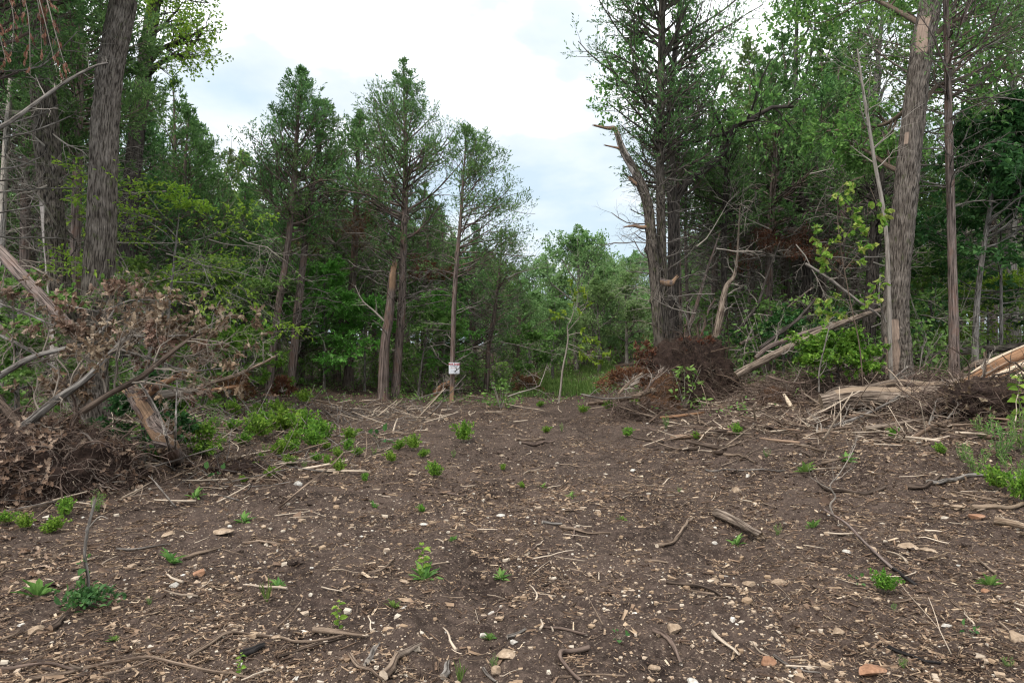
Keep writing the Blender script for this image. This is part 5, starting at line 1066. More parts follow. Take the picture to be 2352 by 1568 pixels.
fallen('fallen_log', 'thinner log lying on top of the long grey propped log', 'log', WP((1735, 822, 14.9), (1770, 795, 15.0), (1840, 768, 15.1), (1905, 745, 15.2)), [.05, .07, .065, .04], 'cedar_bark', 622, twigs=4, tw_len=.4, broken=.2)
fallen('fallen_log', 'long mossy brown log on the forest floor behind the leaning oak', 'log', WP((1880, 845, 16.2), (1990, 826, 16.2), (2090, 822, 16.1), (2190, 808, 16.0), (2290, 800, 15.9), (2400, 790, 15.8)), [.08, .10, .11, .115, .11, .10], 'mossy_bark', 623, k=30, twigs=6, tw_len=.6)
fallen('fallen_log', 'pale arched log end right of the slender trunk', 'log', WP((2215, 850, 12.9), (2245, 834, 12.8), (2290, 832, 12.7), (2330, 850, 12.6)), [.04, .07, .075, .05], 'weathered_log', 624)
fallen('fallen_log', 'long pale log low in the debris left of the root ball', 'log', [p+np.array([0, 0, .08]) for p in onground([(1348, 935), (1400, 930)])] + WP((1450, 912, 14.2), (1492, 898, 14.6)), [.05, .065, .065, .06], 'dry_stick', 625, k=24, broken=.25)
for i, (q, r0, lab, m) in enumerate([
   ([(1420, 905, 13.8), (1440, 885, 13.9), (1468, 862, 14.0)], .04, 'pale stick propped up left of the root ball', 'dry_stick'), ([(1335, 905, 14.4), (1390, 915, 14.2), (1440, 912, 14.0)], .025, 'grey stick pointing left from the log left of the root ball', 'dead_twig'),
   ([(1480, 900, 14.0), (1500, 875, 14.1), (1520, 850, 14.2)], .03, 'stick leaning on the foot of the root ball', 'brown_twig'), ([(1890, 985, 9.9), (1960, 962, 10.2), (2030, 930, 10.6), (2085, 895, 11.0)], .03, 'long grey branch leaning on the front of the big split log', 'dead_twig'),
   ([(2000, 922, 10.8), (2015, 950, 10.6), (2032, 985, 10.3)], .028, 'pale stick slanting down from the big split log', 'dry_stick'), ([(1985, 985, 10.0), (2060, 972, 10.1), (2140, 962, 10.3), (2200, 968, 10.2)], .045, 'weathered log on the soil in front of the big split log', 'weathered_log'),
   ([(2090, 990, 9.6), (2150, 975, 9.7), (2200, 962, 9.8)], .055, 'pale peeled log end near the right rooty soil mass', 'dry_stick'), ([(1850, 1000, 9.5), (1900, 988, 9.6), (1960, 978, 9.7)], .03, 'straight pale stick lying below the big split log', 'dry_stick'),
   ([(2000, 905, 12.2), (2050, 870, 12.3), (2080, 845, 12.4)], .028, 'stick leaning up toward the foot of the leaning oak', 'dead_twig'), ([(1765, 865, 13.8), (1830, 880, 13.4), (1900, 868, 13.2), (1980, 885, 12.8)], .035, 'crooked dark branch snaking through the brush left of the leaning oak', 'brown_twig'),
   ([(1850, 605, 15.2), (1905, 640, 15.0), (1970, 690, 14.8), (2020, 725, 14.6), (2050, 760, 14.5)], .04, 'bare dark branch sloping down toward the leaning oak', 'dead_twig'),
   ([(1745, 800, 15.2), (1830, 735, 15.6), (1870, 690, 15.8)], .05, 'leaning dark pole left of the redbud leaves', 'dark_bark'), ([(2035, 740, 12.6), (2020, 690, 12.6), (2022, 640, 12.7)], .016, 'thin pale twig upright left of the leaning oak', 'dead_twig'),
   ([(2240, 895, 10.6), (2260, 860, 10.6), (2262, 820, 10.7)], .03, 'dark snag arm sticking up from the splintered trunk', 'dark_root'), ([(2140, 860, 11.0), (2190, 880, 10.9), (2250, 885, 10.8)], .02, 'dark twig lying across the top of the big split log', 'dark_root'),
   ([(1880, 900, 12.4), (1882, 850, 12.5), (1895, 790, 12.6), (1905, 750, 12.6)], .02, 'pale upright twig by the bright green bush', 'dead_twig')]):
    fallen('fallen_branch', lab, 'branch', WP(*q), [r0, r0*.9, r0*.75, r0*.5][:len(q)] if len(q) < 5 else [r0, r0, r0*.8, r0*.5], m, 640+i, k=12, twigs=4 if r0 < .05 else 2, tw_len=.3, sub=3, tmat='dead_twig' if m != 'brown_twig' else m)
# leaning poles behind the root ball
for i, (q, r0, lab, m) in enumerate([([(1572, 790, 17.8), (1600, 700, 18.0), (1625, 620, 18.2), (1652, 540, 18.4)], .07, 'reddish pole leaning right behind the root ball', 'cedar_bark'), ([(1640, 800, 17.2), (1655, 720, 17.3), (1668, 660, 17.4), (1690, 620, 17.5), (1700, 480, 17.6)], .12, 'pale peeling snag leaning right above the root ball', 'weathered_log'),
   ([(1695, 760, 17.8), (1740, 700, 18.0), (1760, 640, 18.2), (1790, 560, 18.4)], .06, 'dark pole leaning right behind the peeling snag', 'dark_bark'), ([(1605, 800, 17.9), (1625, 720, 18), (1640, 690, 18)], .05, 'short leaning pole between the reddish pole and the peeling snag', 'cedar_bark'),
   ([(1700, 790, 17.5), (1760, 760, 17.6), (1800, 715, 17.8), (1860, 665, 18)], .06, 'fallen pole lying aslant deep in the right wood', 'cedar_bark'), ([(1585, 780, 17.7), (1577, 730, 17.7), (1545, 680, 17.8)], .035, 'pale curved branch behind the trunk pair by the snag', 'dead_twig'),
   ([(470, 820, 15), (500, 700, 15.5), (560, 640, 16), (600, 560, 16.3)], .02, 'thin arched stem in the green left of the leaning cedar', 'dead_twig'), ([(930, 925, 19.8), (1010, 900, 20.2), (1060, 892, 20.4)], .03, 'long thin branch on the ground left of the sign tree', 'dead_twig')]):
    fallen('leaning_pole' if i < 5 else 'fallen_branch', lab, 'dead tree' if i < 5 else 'branch', WP(*q), [r0, r0*.85, r0*.6, r0*.3][:len(q)] if len(q) != 5 else [r0, r0*.9, r0*.7, r0*.4, r0*.15], m, 660+i, k=16, twigs=6, tw_len=.45, sub=3, t0=.2)

# dead rust-coloured cedar boughs
def bough(name, label, c, n, ln, seed, dirs, m='rust_needles', nl=5, lf=.085, lw=.024, up=.3):
    rr = np.random.default_rng(seed); root = empty(name, c, label, 'branch'); g = Geo(); gl = Geo(); P = []
    for i in range(n):
        a = rr.uniform(*dirs); e = rr.uniform(-.1, .9); d = np.array([math.cos(a)*math.cos(e), math.sin(a)*math.cos(e)*.7, math.sin(e)]); L_ = ln*rr.uniform(.6, 1.1)
        P.append(smooth_path([d*0, d*L_*.5+[0, 0, .05], d*L_+[0, 0, -.10*L_]], 8))
    P = np.array(P); Rr = np.tile(np.linspace(.022, .005, 8), (n, 1)); tubes(g, P, Rr, 5)
    P2, R2 = grow(P, Rr, 12, .2, 1, lambda t, pl: pl*.35*(1.2-.7*t), lambda t: R(48)+0*t, .1, 5, .1, .2, rr); tubes(g, P2, R2, 3)
    P3, R3 = grow(P2, R2, 8, .2, 1, lambda t, pl: pl*.45+.04, lambda t: R(45)+0*t, .1, 3, 0, .2, rr); tubes(g, P3, np.maximum(R3, .0015), 3)
    p, d = sample(P3, nl, rr, .2, 1); leaves(gl, p, d, rr, lf, lw, .5)
    part('branches', g, 'brown_twig', root); part('needles', gl, m, root); return root
bough('dead_cedar_bough', 'rust-red dead cedar bough at the foot of the snag over the root ball', W(1535, 862, 15.9), 11, 1.05, 701, (.2, 2.9))
bough('dead_cedar_bough', 'rust-brown dead cedar bough left of the root ball', W(1450, 885, 15.6), 10, .85, 702, (.3, 3.0))
bough('dead_cedar_bough', 'small rusty dead cedar bough on top of the root ball', W(1590, 815, 15.7), 7, .55, 703, (0, 3.1))
bough('dead_cedar_bough', 'orange-brown dead cedar bough by the gap, right of the low bare-twigged cedar', W(1222, 905, 23.5), 9, 1.0, 704, (.7, 2.6), up=.8)
bough('dead_cedar_bough', 'brown dead cedar bough hanging between the twin trunks and the broken stub', W(770, 560, 23.4), 11, 1.9, 705, (0, 6.28))
bough('dead_cedar_bough', 'rusty dead cedar bough right of the tallest cedar', W(985, 640, 22.6), 7, 1.0, 706, (0, 6.28))
bough('dead_cedar_bough', 'dull rust dead cedar boughs in the dark of the right wood', W(1800, 590, 20.3), 12, 1.6, 707, (0, 6.28))
bough('dead_cedar_bough', 'small rusty dead bough lying at the foot of the twin cedar trunks', W(648, 900, 19.2), 5, .45, 708, (.3, 2.8))
bough('dead_cedar_bough', 'dry brown dead bough beyond the broken log at the clearing edge', W(520, 905, 15.5), 6, .6, 709, (.3, 2.8))
bough('green_cedar_bush', 'small feathery green cedar bush beside the orange-brown bough at the gap', W(1195, 905, 24.5), 12, 1.1, 710, (.6, 2.5), 'cedar_green', 7)
# stump with pale upturned roots left of the sign
r_ = fallen('uprooted_stump', 'upturned stump with curling orange roots left of the sign tree', 'stump', WP((1000, 905, 21.5), (1015, 890, 21.4), (1030, 882, 21.3)), [.16, .14, .10], 'split_wood', 720, rough=.4, broken=.3, twigs=9, tw_len=.55, sub=3, bare=half)
# cut stump near the twin trunks
b = GP(622, 935); r_ = empty('cut_stump', b, 'low dark cut stump in front of the leaning pale cedar', 'stump'); g = Geo(); bole(g, [(0, 0, -.1), (0, 0, .1), (.01, 0, .27)], [.24, .22, .20], 40, .03, .2, 8, 6, 7, flare=.3, broken=.05); part('stump', g, 'cedar_bark', r_)

# woody debris nobody could count
rng = np.random.default_rng(77)
def debris(n, region, ln, rr_, tint, name, label, mname, tilt=.25, seed=1):
    g = Geo(); x, y = region(n); M = len(x); npt = 6; a = rng.uniform(0, 6.28, M); l = np.minimum(ln*2.6, rng.lognormal(math.log(ln), .5, M)); el = np.abs(rng.normal(0, tilt, M)); el = np.where(rng.uniform(0, 1, M) < .06, el+.6, el)
    P = np.empty((M, npt, 3)); cx, cy, cz = x.copy(), y.copy(), hgt(x, y)+.02
    for s in range(npt):
        P[:, s] = np.stack([cx, cy, np.maximum(cz, hgt(cx, cy)+.01)], -1); st = l/(npt-1); cx = cx+np.cos(a)*np.cos(el)*st; cy = cy+np.sin(a)*np.cos(el)*st; cz = cz+np.sin(el)*st; a = a+rng.normal(0, .18, M)
    r = (np.minimum(rr_*2.2, rng.lognormal(math.log(rr_), .5, M))*np.minimum(1.6, l/ln)**.5)[:, None]*np.linspace(1, .5, npt); tubes(g, P, r, 6, rng.uniform(*tint, M), cap=True)
    tag(part(name, g, mname), label, 'sticks', kind='stuff')
def reg_right(n):
    x = rng.uniform(1.0, 10, n*3); y = rng.uniform(7.0, 19, n*3); k = ss(1.5, 4.5, x-(y-8)*.10)*ss(7.0, 10, y+(x-4)*.35)*(.25+.75*ss(.35, .6, vn(x*1.1, y*1.1, s=61)))*(1-.6*ss(14, 18, y))*(1-ss(9.3, 8, y)*.8); m = k > rng.uniform(0, 1, n*3); return x[m][:n], y[m][:n]
def reg_left(n):
    x = rng.uniform(-9, -1.2, n*3); y = rng.uniform(6.0, 17, n*3); k = ss(-1.6, -3.4, x+(9-y)*.15)*ss(6.2, 7.6, y)*(.25+.75*ss(.35, .6, vn(x*1.1, y*1.1, s=62))); m = k > rng.uniform(0, 1, n*3); return x[m][:n], y[m][:n]
def reg_mid(n):
    x = rng.uniform(-8, 5, n*3); y = rng.uniform(13.5, 21, n*3); k = (.12+.88*ss(15.5, 17.5, y)*ss(21, 19, y)*ss(.8, -1.5, x))*ss(.35, .6, vn(x*.9, y*1.6, s=63)); m = k > rng.uniform(0, 1, n*3); return x[m][:n], y[m][:n]
debris(1700, reg_right, .34, .0085, (0, .75), 'woody_debris', 'broken sticks and bark strewn over the right bank', 'dry_stick')
debris(900, reg_right, .5, .0048, (0, .3), 'twig_debris', 'grey twigs tangled over the right bank', 'brown_twig', .3)
debris(600, reg_right, .28, .018, (0, .6), 'bark_debris', 'dark bark chunks strewn over the right bank', 'dark_root', .1)
debris(900, reg_left, .36, .0075, (0, .75), 'woody_debris', 'broken sticks lying around the left brush pile', 'dry_stick')
debris(500, reg_left, .5, .006, (0, .3), 'twig_debris', 'grey twigs around the left brush pile', 'dead_twig', .5)
debris(260, reg_mid, .42, .009, (0, .8), 'woody_debris', 'pale splintered sticks along the far edge of the clearing', 'dry_stick', .12)
debris(320, lambda n: (lambda y: (rng.uniform(-.75, .75, n)*y, y))(rng.uniform(2.3, 12, n)), .17, .0045, (0, .9), 'loose_sticks', 'short sticks scattered on the bare soil', 'dry_stick', .05)
# brush tangle: curved fine twigs heaped behind and beside the logs
g = Geo(); cs = [(1760, 870, 14.0, 1.0, .45), (1840, 880, 13.2, .9, .4), (1900, 850, 14.2, 1.0, .5), (1980, 880, 12.8, .8, .3), (2120, 850, 13.0, .8, .3), (1470, 900, 14.6, .7, .4), (2250, 950, 9.8, .7, .4), (2130, 960, 10.7, .8, .25)]
for cx, cy, cD, rw, hh in cs:
    c = GD(cx, cD); M = 240; p = c + np.stack([rng.normal(0, rw*.55, M), rng.normal(0, rw*.4, M), np.abs(rng.normal(0, hh*.5, M))], -1); p[:, 2] += hgt(p[:, 0], p[:, 1])-c[2]
    d = nrm(rng.normal(size=(M, 3))*[1, 1, .5]); P = np.empty((M, 7, 3)); l = rng.uniform(.25, .9, M)[:, None]
    for s in range(7): P[:, s] = p; p = p+d*l/6; d = nrm(d+rng.normal(0, .2, d.shape)+[0, 0, -.1]); p[:, 2] = np.maximum(p[:, 2], hgt(p[:, 0], p[:, 1])+.01)
    tubes(g, P, rng.lognormal(-5.2, .4, M)[:, None]*np.linspace(1, .4, 7), 4, rng.uniform(0, .35, M))
tag(part('brush_tangle', g, 'brown_twig'), 'tangled brown brush heaped around the right-hand logs', 'brush', kind='stuff')
g = Geo()      # fibres hanging from the big log
M = 1500; px_ = rng.uniform(1930, 2300, M); D_ = np.interp(px_, [1885, 2380], [11.7, 10.7]); y0 = rng.uniform(905, 935, M); l = rng.uniform(.05, .32, M); P = np.empty((M, 5, 3))
p = np.array([W(a, b_, d_-.13) for a, b_, d_ in zip(px_, y0, D_)]); d = nrm(np.stack([rng.normal(0, .25, M), rng.normal(-.1, .2, M), np.full(M, -1.)], -1))
for s in range(5): P[:, s] = p; p = p+d*(l/4)[:, None]; d = nrm(d+rng.normal(0, .2, d.shape)); p[:, 2] = np.maximum(p[:, 2], hgt(p[:, 0], p[:, 1])+.01)
tubes(g, P, np.full((M, 5), .003), 3, rng.uniform(0, .6, M)); tag(part('bark_fibres', g, 'dry_stick'), 'shredded bark fibres hanging under the big split log', 'bark', kind='stuff')

g = Geo(); rng = np.random.default_rng(88)      # curled oak leaves on the soil round the mound
x = rng.uniform(-7, -1.8, 3800); y = rng.uniform(3.8, 10.5, 3800); m = (ss(-1.9, -3.6, x+(8-y)*.25)*ss(.35, .6, vn(x*1.5, y*1.5, s=71)) > rng.uniform(0, 1, 3800)); x, y = x[m], y[m]; M = len(x); a = rng.uniform(0, 6.28, M)
leaves(g, np.stack([x, y, hgt(x, y)+.015], -1), np.stack([np.cos(a), np.sin(a), rng.normal(.1, .25, M)], -1), rng, .075, .046, .2, 0, .6, 'k')
x = rng.uniform(1.8, 9, 2600); y = rng.uniform(5, 14, 2600); m = (ss(2.2, 4.2, x-(y-8)*.1)*ss(6, 9, y)*ss(.4, .65, vn(x*1.5, y*1.5, s=72)) > rng.uniform(0, 1, 2600)); x, y = x[m], y[m]; M = len(x); a = rng.uniform(0, 6.28, M)
leaves(g, np.stack([x, y, hgt(x, y)+.015], -1), np.stack([np.cos(a), np.sin(a), rng.normal(.1, .25, M)], -1), rng, .07, .043, .2, 0, .6, 'k')
tag(part('fallen_leaves', g, 'dead_leaf'), 'curled dead oak leaves scattered over the banks', 'leaves', kind='stuff')
# more leafy growth through and behind the brush pile
dogwood(330, 9.2, .9, .55, 'green vine leaves growing up between the leaning stump and the leaf mound', seed=461, n1=10, m='deep_green', lf=.07, lw=.05, c0=.15, name='leafy_bush')
dogwood(410, 9.8, .8, .5, 'low fresh green shrub just behind the leaning stump', seed=462, n1=9, m='bright_green', lf=.06, lw=.04, c0=.15, name='leafy_bush')
dogwood(40, 9.3, 1.5, .9, 'dark green leafy shrub at the left edge above the leaf mound', seed=463, n1=12, m='oak_green', lf=.08, lw=.05, c0=.15, name='leafy_bush')
dogwood(560, 17.5, 1.5, 1.2, 'bright green leafy shrub left of the low cut stump', seed=464, n1=14, m='bright_green', lf=.09, lw=.055, c0=.2, name='leafy_bush')
dogwood(1645, 17.2, 1.0, .55, 'green leaves sprouting behind the root ball, to its right', seed=465, n1=9, m='deep_green', lf=.10, lw=.08, c0=.3, name='leafy_bush')
g = Geo(); rng = np.random.default_rng(89)     # dark clods torn up by the machine
x, y = scatter(6000, rng, 2.2, 18, 1.1, keep=lambda x, y: ss(.45, .7, vn(x*.8+2, y*.8, s=81))); x = x
for a, b_ in zip(x, y):
    s = min(.05, rng.lognormal(-4.2, .5)*(1+b_*.06)); lump(g, np.array([a, b_, H(a, b_)+s*.1]), (s, s*.8, s*.55), rng, 1, .5, .7)
tag(part('soil_clods', g, 'soil'), 'dark clods of torn soil over the clearing', 'soil', kind='stuff')
# ---------------------------------------------------------------- things on the bare ground
LM = {'the white stone right of the green clumps': (685, 1112), 'the round orange stone': (460, 1318), 'the sprouting dead stub': (205, 1390), 'the pale cut log': (1700, 1210), 'the long charred-tipped stick': (2000, 1265),
      'the flat orange slab stone': (2005, 1538), 'the upright seedling mid-ground': (972, 1310), 'the hooked root': (1310, 1510), 'the charred black chunk': (580, 1500), 'the leaning stump': (400, 1050),
      'the paired sticks': (1228, 1014), 'the thin lone sapling': (1283, 925), 'the sign tree': (1038, 918), 'the root ball': (1590, 905), 'the big split log': (2080, 935), 'the dark leafy clump': (2030, 1345),
      'the leaf mound': (110, 1130), 'the right rooty soil mass': (2290, 1010), 'the long bottom-left root': (300, 1525), 'the pile of pale chunks': (900, 1530), 'the tan wedge stone': (1545, 1450), 'the tan hook stick': (1550, 1235),
      'the low cut stump': (622, 935)}
LABELS = set()
def rel(dx, dy):
    if abs(dx) > abs(dy)*2.2: return 'left of' if dx < 0 else 'right of'
    if abs(dy) > abs(dx)*2.2: return 'in front of' if dy > 0 else 'beyond'
    return ('front left of' if dx < 0 else 'front right of') if dy > 0 else ('behind and left of' if dx < 0 else 'behind and right of')
def place_label(desc, px, py, skip=None):
    o = sorted((((px-x)**2 + ((py-y)*2)**2, n, x, y) for n, (x, y) in LM.items() if n != skip and ((px-x)**2+((py-y))**2) > 60))
    for i in range(5):
        _, n, x, y = o[i]; d = math.sqrt(o[i][0])
        for far in (('close ' if d < 90 else ''), 'just ', 'farther '):
            s = f'{desc} {far if far != "close " else "close "}{rel(px-x, py-y)} {n}'.replace('  ', ' ')
            if s not in LABELS and len(s.split()) <= 16: LABELS.add(s); return s
    s = f'{desc} between {o[0][1]} and {o[1][1]}'; LABELS.add(s); return s

def gstick(label, pts, wpx, mname, seed=0, taper=.6, name='stick', cat='stick', tint=0.0, k=12, lift=.75, rough=.10, broken=.25, bare=None, n=None):
    P = np.array(onground(pts)); D_ = P[0][1]; r = wpx/FPX*D_/2*1.2; n_ = max(6, int(np.linalg.norm(np.diff(P, axis=0), axis=1).sum()/.035))
    P = smooth_path(P, n_); z = hgt(P[:, 0], P[:, 1]); kz = np.ones(5)/5; z2 = np.convolve(np.pad(z, 2, 'edge'), kz, 'valid'); P[:, 2] = np.maximum(z, z2) + r*lift
    if wpx >= 14:      # a stiff piece lies straight across the bumps
        t_ = np.linspace(0, 1, n_); ln_ = z[0]+(z[-1]-z[0])*t_; P[:, 2] = ln_ + max(0, float(np.mean(z-ln_)))+r*.8; P[:, 0] = P[0, 0]+(P[-1, 0]-P[0, 0])*t_+r*.3*np.sin(t_*5); P[:, 1] = P[0, 1]+(P[-1, 1]-P[0, 1])*t_
    b = P[0].copy(); P = np.array(P)-b; ln = np.linalg.norm(np.diff(P, axis=0), axis=1).sum()
    g = Geo(); bole(g, P, [r, r*(1+taper)/2, r*taper], k, max(.008, ln/50), rough, 9*(.3/max(r, .004))*.12+2, 10, seed, bare=bare or (lambda a, t: tint+0*a*t), broken=r*broken*4,
         bumps=[(.35, 90, r*.35), (.7, 40, r*.3)])
    if r < .012: pass
    me_o = part(name, g, mname); me_o.location = tuple(b); tag(me_o, label, cat); return me_o
S = [
 ('long curving brown root along the bottom left corner', [(-40, 1542), (60, 1530), (130, 1527), (200, 1542)], 10, 'brown_twig'),
 ('long pale peeled root crossing the bottom left', [(70, 1562), (170, 1547), (290, 1520), (400, 1526), (520, 1546), (590, 1556)], 10, 'dry_stick'),
 ('pale forked stick rising toward the pile of pale chunks', [(435, 1512), (500, 1472), (545, 1455), (610, 1463), (680, 1477), (790, 1460)], 9, 'dry_stick'),
 ('thick flat pale stick beyond the pile of pale chunks', [(722, 1452), (780, 1456), (842, 1466)], 15, 'dry_stick'),
 ('thin dark twig left of the pile of pale chunks', [(640, 1510), (720, 1485), (800, 1463)], 6, 'dark_root'),
 ('small curved stick left of the upright seedling', [(848, 1317), (880, 1308), (907, 1283)], 7, 'dry_stick'),
 ('hooked grey root in the bottom centre', [(1350, 1492), (1290, 1500), (1295, 1528), (1332, 1566)], 12, 'brown_twig'),
 ('thin pale stick across the foot of the hooked root', [(1282, 1556), (1350, 1553), (1430, 1552)], 6, 'dry_stick'),
 ('brown arched stick beyond the hooked root', [(1242, 1440), (1290, 1446), (1345, 1462)], 8, 'brown_twig'),
 ('dark gnarled root right of the hooked root', [(1500, 1452), (1540, 1480), (1562, 1526)], 13, 'brown_twig'),
 ('pale cut log lying on the bare soil right of centre', [(1645, 1188), (1700, 1212), (1750, 1240)], 22, 'weathered_log'),
 ('tan hook-ended stick left of the pale cut log', [(1508, 1258), (1555, 1236), (1590, 1193)], 10, 'dry_stick'),
 ('pale crooked twig far beyond the pale cut log', [(1662, 1046), (1700, 1049), (1732, 1064)], 7, 'dry_stick'),
 ('upper one of the paired straight sticks in mid-clearing', [(1184, 1013), (1250, 1010)], 6, 'dry_stick'),
 ('lower one of the paired straight sticks in mid-clearing', [(1195, 1021), (1270, 1016)], 7, 'brown_twig'),
 ('snaking root in the tangle at mid-ground centre', [(1288, 1215), (1330, 1222), (1360, 1228), (1400, 1228)], 8, 'dry_stick'),
 ('short root stub in the tangle at mid-ground centre', [(1245, 1202), (1290, 1205)], 8, 'grey_bark'),
 ('thin looping root above the mid-ground tangle', [(1262, 1180), (1300, 1195), (1318, 1215), (1312, 1240)], 5, 'brown_twig'),
 ('dark root half sunk left of the dark leafy clump', [(1530, 1340), (1590, 1350), (1655, 1372)], 10, 'dark_root'),
 ('charred black chunk of wood by the bottom left root', [(555, 1512), (608, 1490)], 20, 'charred_wood'),
 ('thin straight pale stick in front of the dark leafy clump', [(2038, 1383), (2090, 1381), (2152, 1382)], 6, 'dry_stick'),
 ('dark stick in the bottom right, half buried', [(2038, 1490), (2100, 1512), (2155, 1528)], 9, 'charred_wood'),
 ('grey forked stick left of the flat orange slab stone', [(1775, 1505), (1830, 1538), (1880, 1550)], 7, 'dead_twig'),
 ('fat pale chunk upright in the pile of pale chunks', [(882, 1562), (900, 1540), (916, 1516)], 24, 'dry_stick'),
 ('pale chunk lying right in the pile of pale chunks', [(912, 1512), (938, 1504), (965, 1490)], 17, 'weathered_log'),
 ('pale curved stick left in the pile of pale chunks', [(805, 1505), (835, 1535), (880, 1566)], 10, 'dry_stick'),
 ('thin pale stick behind the pile of pale chunks', [(838, 1530), (860, 1500), (872, 1478)], 8, 'dead_twig'),
 ('flat grey chip left of the pile of pale chunks', [(845, 1525), (862, 1492)], 14, 'dead_twig'),
 ('thick stick half buried right of the pile of pale chunks', [(1018, 1560), (1030, 1535)], 17, 'grey_bark'),
 ('grey stick with broken end beyond the hooked root, left', [(1165, 1465), (1205, 1450)], 10, 'grey_bark'),
 ('thin diagonal stick left of the hooked root', [(1110, 1540), (1140, 1565)], 8, 'dead_twig'),
 ('thin straight twig in the middle of the bare soil', [(1240, 1347), (1290, 1332)], 5, 'dark_root'),
 ('diagonal twig right of the upright seedling', [(1095, 1430), (1150, 1400)], 6, 'brown_twig'),
 ('slanting twig beyond the mid-ground seedling on the right', [(1215, 1275), (1245, 1245)], 5, 'brown_twig'),
 ('long grey log piece at the right edge of the bank', [(2130, 1112), (2210, 1104), (2352, 1106)], 11, 'grey_bark'),
 ('pale weathered log piece at the right edge', [(2230, 1172), (2290, 1168), (2380, 1160)], 13, 'weathered_log'),
 ('pale broken slab at the right edge, low', [(2285, 1205), (2370, 1222)], 18, 'pale_wood'),
 ('grey root knot in the tangle right of centre', [(2080, 1125), (2130, 1120), (2160, 1095)], 12, 'dark_root'),
 ('curved stick at the left edge below the leaf mound', [(420, 1285), (470, 1270), (505, 1262)], 9, 'dry_stick'),
 ('dark stub of root in the bottom left soil', [(120, 1450), (150, 1425)], 16, 'dark_root'),
 ('straight grey stick below the leaf mound', [(270, 1262), (310, 1265), (390, 1252)], 6, 'dead_twig'),
 ('dark bark strip behind the upright seedling', [(1030, 1136), (1070, 1142)], 8, 'brown_twig'),
 ('grey stick lying beyond the tan hook stick', [(1620, 1080), (1690, 1082), (1800, 1084)], 5, 'dead_twig'),
 ('twisted root in the tangle beyond the long charred-tipped stick', [(1880, 1110), (1905, 1130), (1960, 1135), (2030, 1125)], 11, 'dark_root'),
 ('tan stick in front of the tan hook stick', [(1480, 1290), (1530, 1296)], 7, 'dry_stick'),
 ('crooked pale twig above the flat orange slab stone', [(2180, 1380), (2210, 1400), (2230, 1440)], 5, 'dry_stick'),
]
for i, (lab, pts, w_, m) in enumerate(S):
    gstick(lab, pts, w_, m, 800+i, tint=(0.6 if m in ('weathered_log',) and i % 2 else 0.0)); LABELS.add(lab)
# the long stick resting on the soil: raised upper end, charred lower end
P_ = [GP(2103, 1346), GP(2050, 1312), GP(1985, 1258), GP(1945, 1222), GP(1893, 1190)]
for i, l in enumerate((.01, .03, .08, .12, .16)): P_[i][2] += l*.5
r_ = empty('long_stick', P_[0], 'long reddish stick with a charred black tip lying aslant on the right', 'stick')
g = Geo(); Q = np.array(P_)-P_[0]; bole(g, Q[1:], [.014, .014, .013, .011], 12, .02, .12, 20, 8, 5, broken=.04); part('shaft', g, 'cedar_bark', r_)
g = Geo(); bole(g, Q[:2]+[0, 0, 0], [.013, .0155], 12, .02, .15, 20, 8, 6, broken=.0); part('charred_tip', g, 'charred_wood', r_)
# pale crooked twig standing up
b = GP(1918, 1188); r_ = empty('dead_twig', b, 'pale crooked twig standing up at the top of the long stick', 'twig'); g = Geo()
P0 = smooth_path([(0, 0, -.03)] + loc_path(b, [(1905, 1160), (1918, 1140), (1905, 1115), (1925, 1090), (1950, 1050), (1965, 1020)]), 20); R0 = np.linspace(.010, .003, 20); tubes(g, P0, R0, 7)
P1, R1 = grow(P0[None], R0[None], 7, .4, 1, lambda t, pl: .30+0*t, lambda t: R(40)+0*t, .2, 7, 0, .14, np.random.default_rng(8)); tubes(g, P1, R1, 4)
P2, R2 = grow(P1, R1, 3, .3, 1, lambda t, pl: .14+0*t, lambda t: R(40)+0*t, .1, 5, 0, .14, np.random.default_rng(9)); tubes(g, P2, np.maximum(R2, .001), 3); part('stem', g, 'dead_twig', r_)
# sprouting stub
b = GP(207, 1392); r_ = empty('sprouting_stub', b, 'broken upright dead stub with fresh leaves sprouting at its foot, lower left', 'dead tree')
g = Geo(); bole(g, [(0, 0, -.05)] + loc_path(b, [(205, 1330), (197, 1275), (203, 1215), (217, 1160)]), [.013, .012, .012, .011, .009], 14, .012, .2, 14, 8, 3, broken=.06, bumps=[(.75, 250, .008), (.4, 180, .006)])
P0 = smooth_path(loc_path(b, [(203, 1215), (230, 1185), (250, 1190)]), 6)[None]; tubes(g, P0, np.linspace(.006, .002, 6)[None], 5); part('stem', g, 'grey_bark', r_)
rr = np.random.default_rng(61); gl = Geo(); p = rr.normal(0, 1, (240, 3))*[.075, .06, .03]+[.01, -.02, .07]; p[:, 2] = np.abs(p[:, 2]); a = rr.uniform(0, 6.28, 240)
leaves(gl, p, np.stack([np.cos(a), np.sin(a), np.full(240, .5)], -1), rr, .045, .026, .4, 0, .4, 'o'); p = np.array([-.03, 0, .2])+rr.normal(0, 1, (14, 3))*[.02, .02, .06]; leaves(gl, p, rr.normal(size=(14, 3)), rr, .05, .035, .3, 0, .2, 'o', tint=rr.uniform(.6, 1, 14)); part('leaves', gl, 'deep_green', r_)

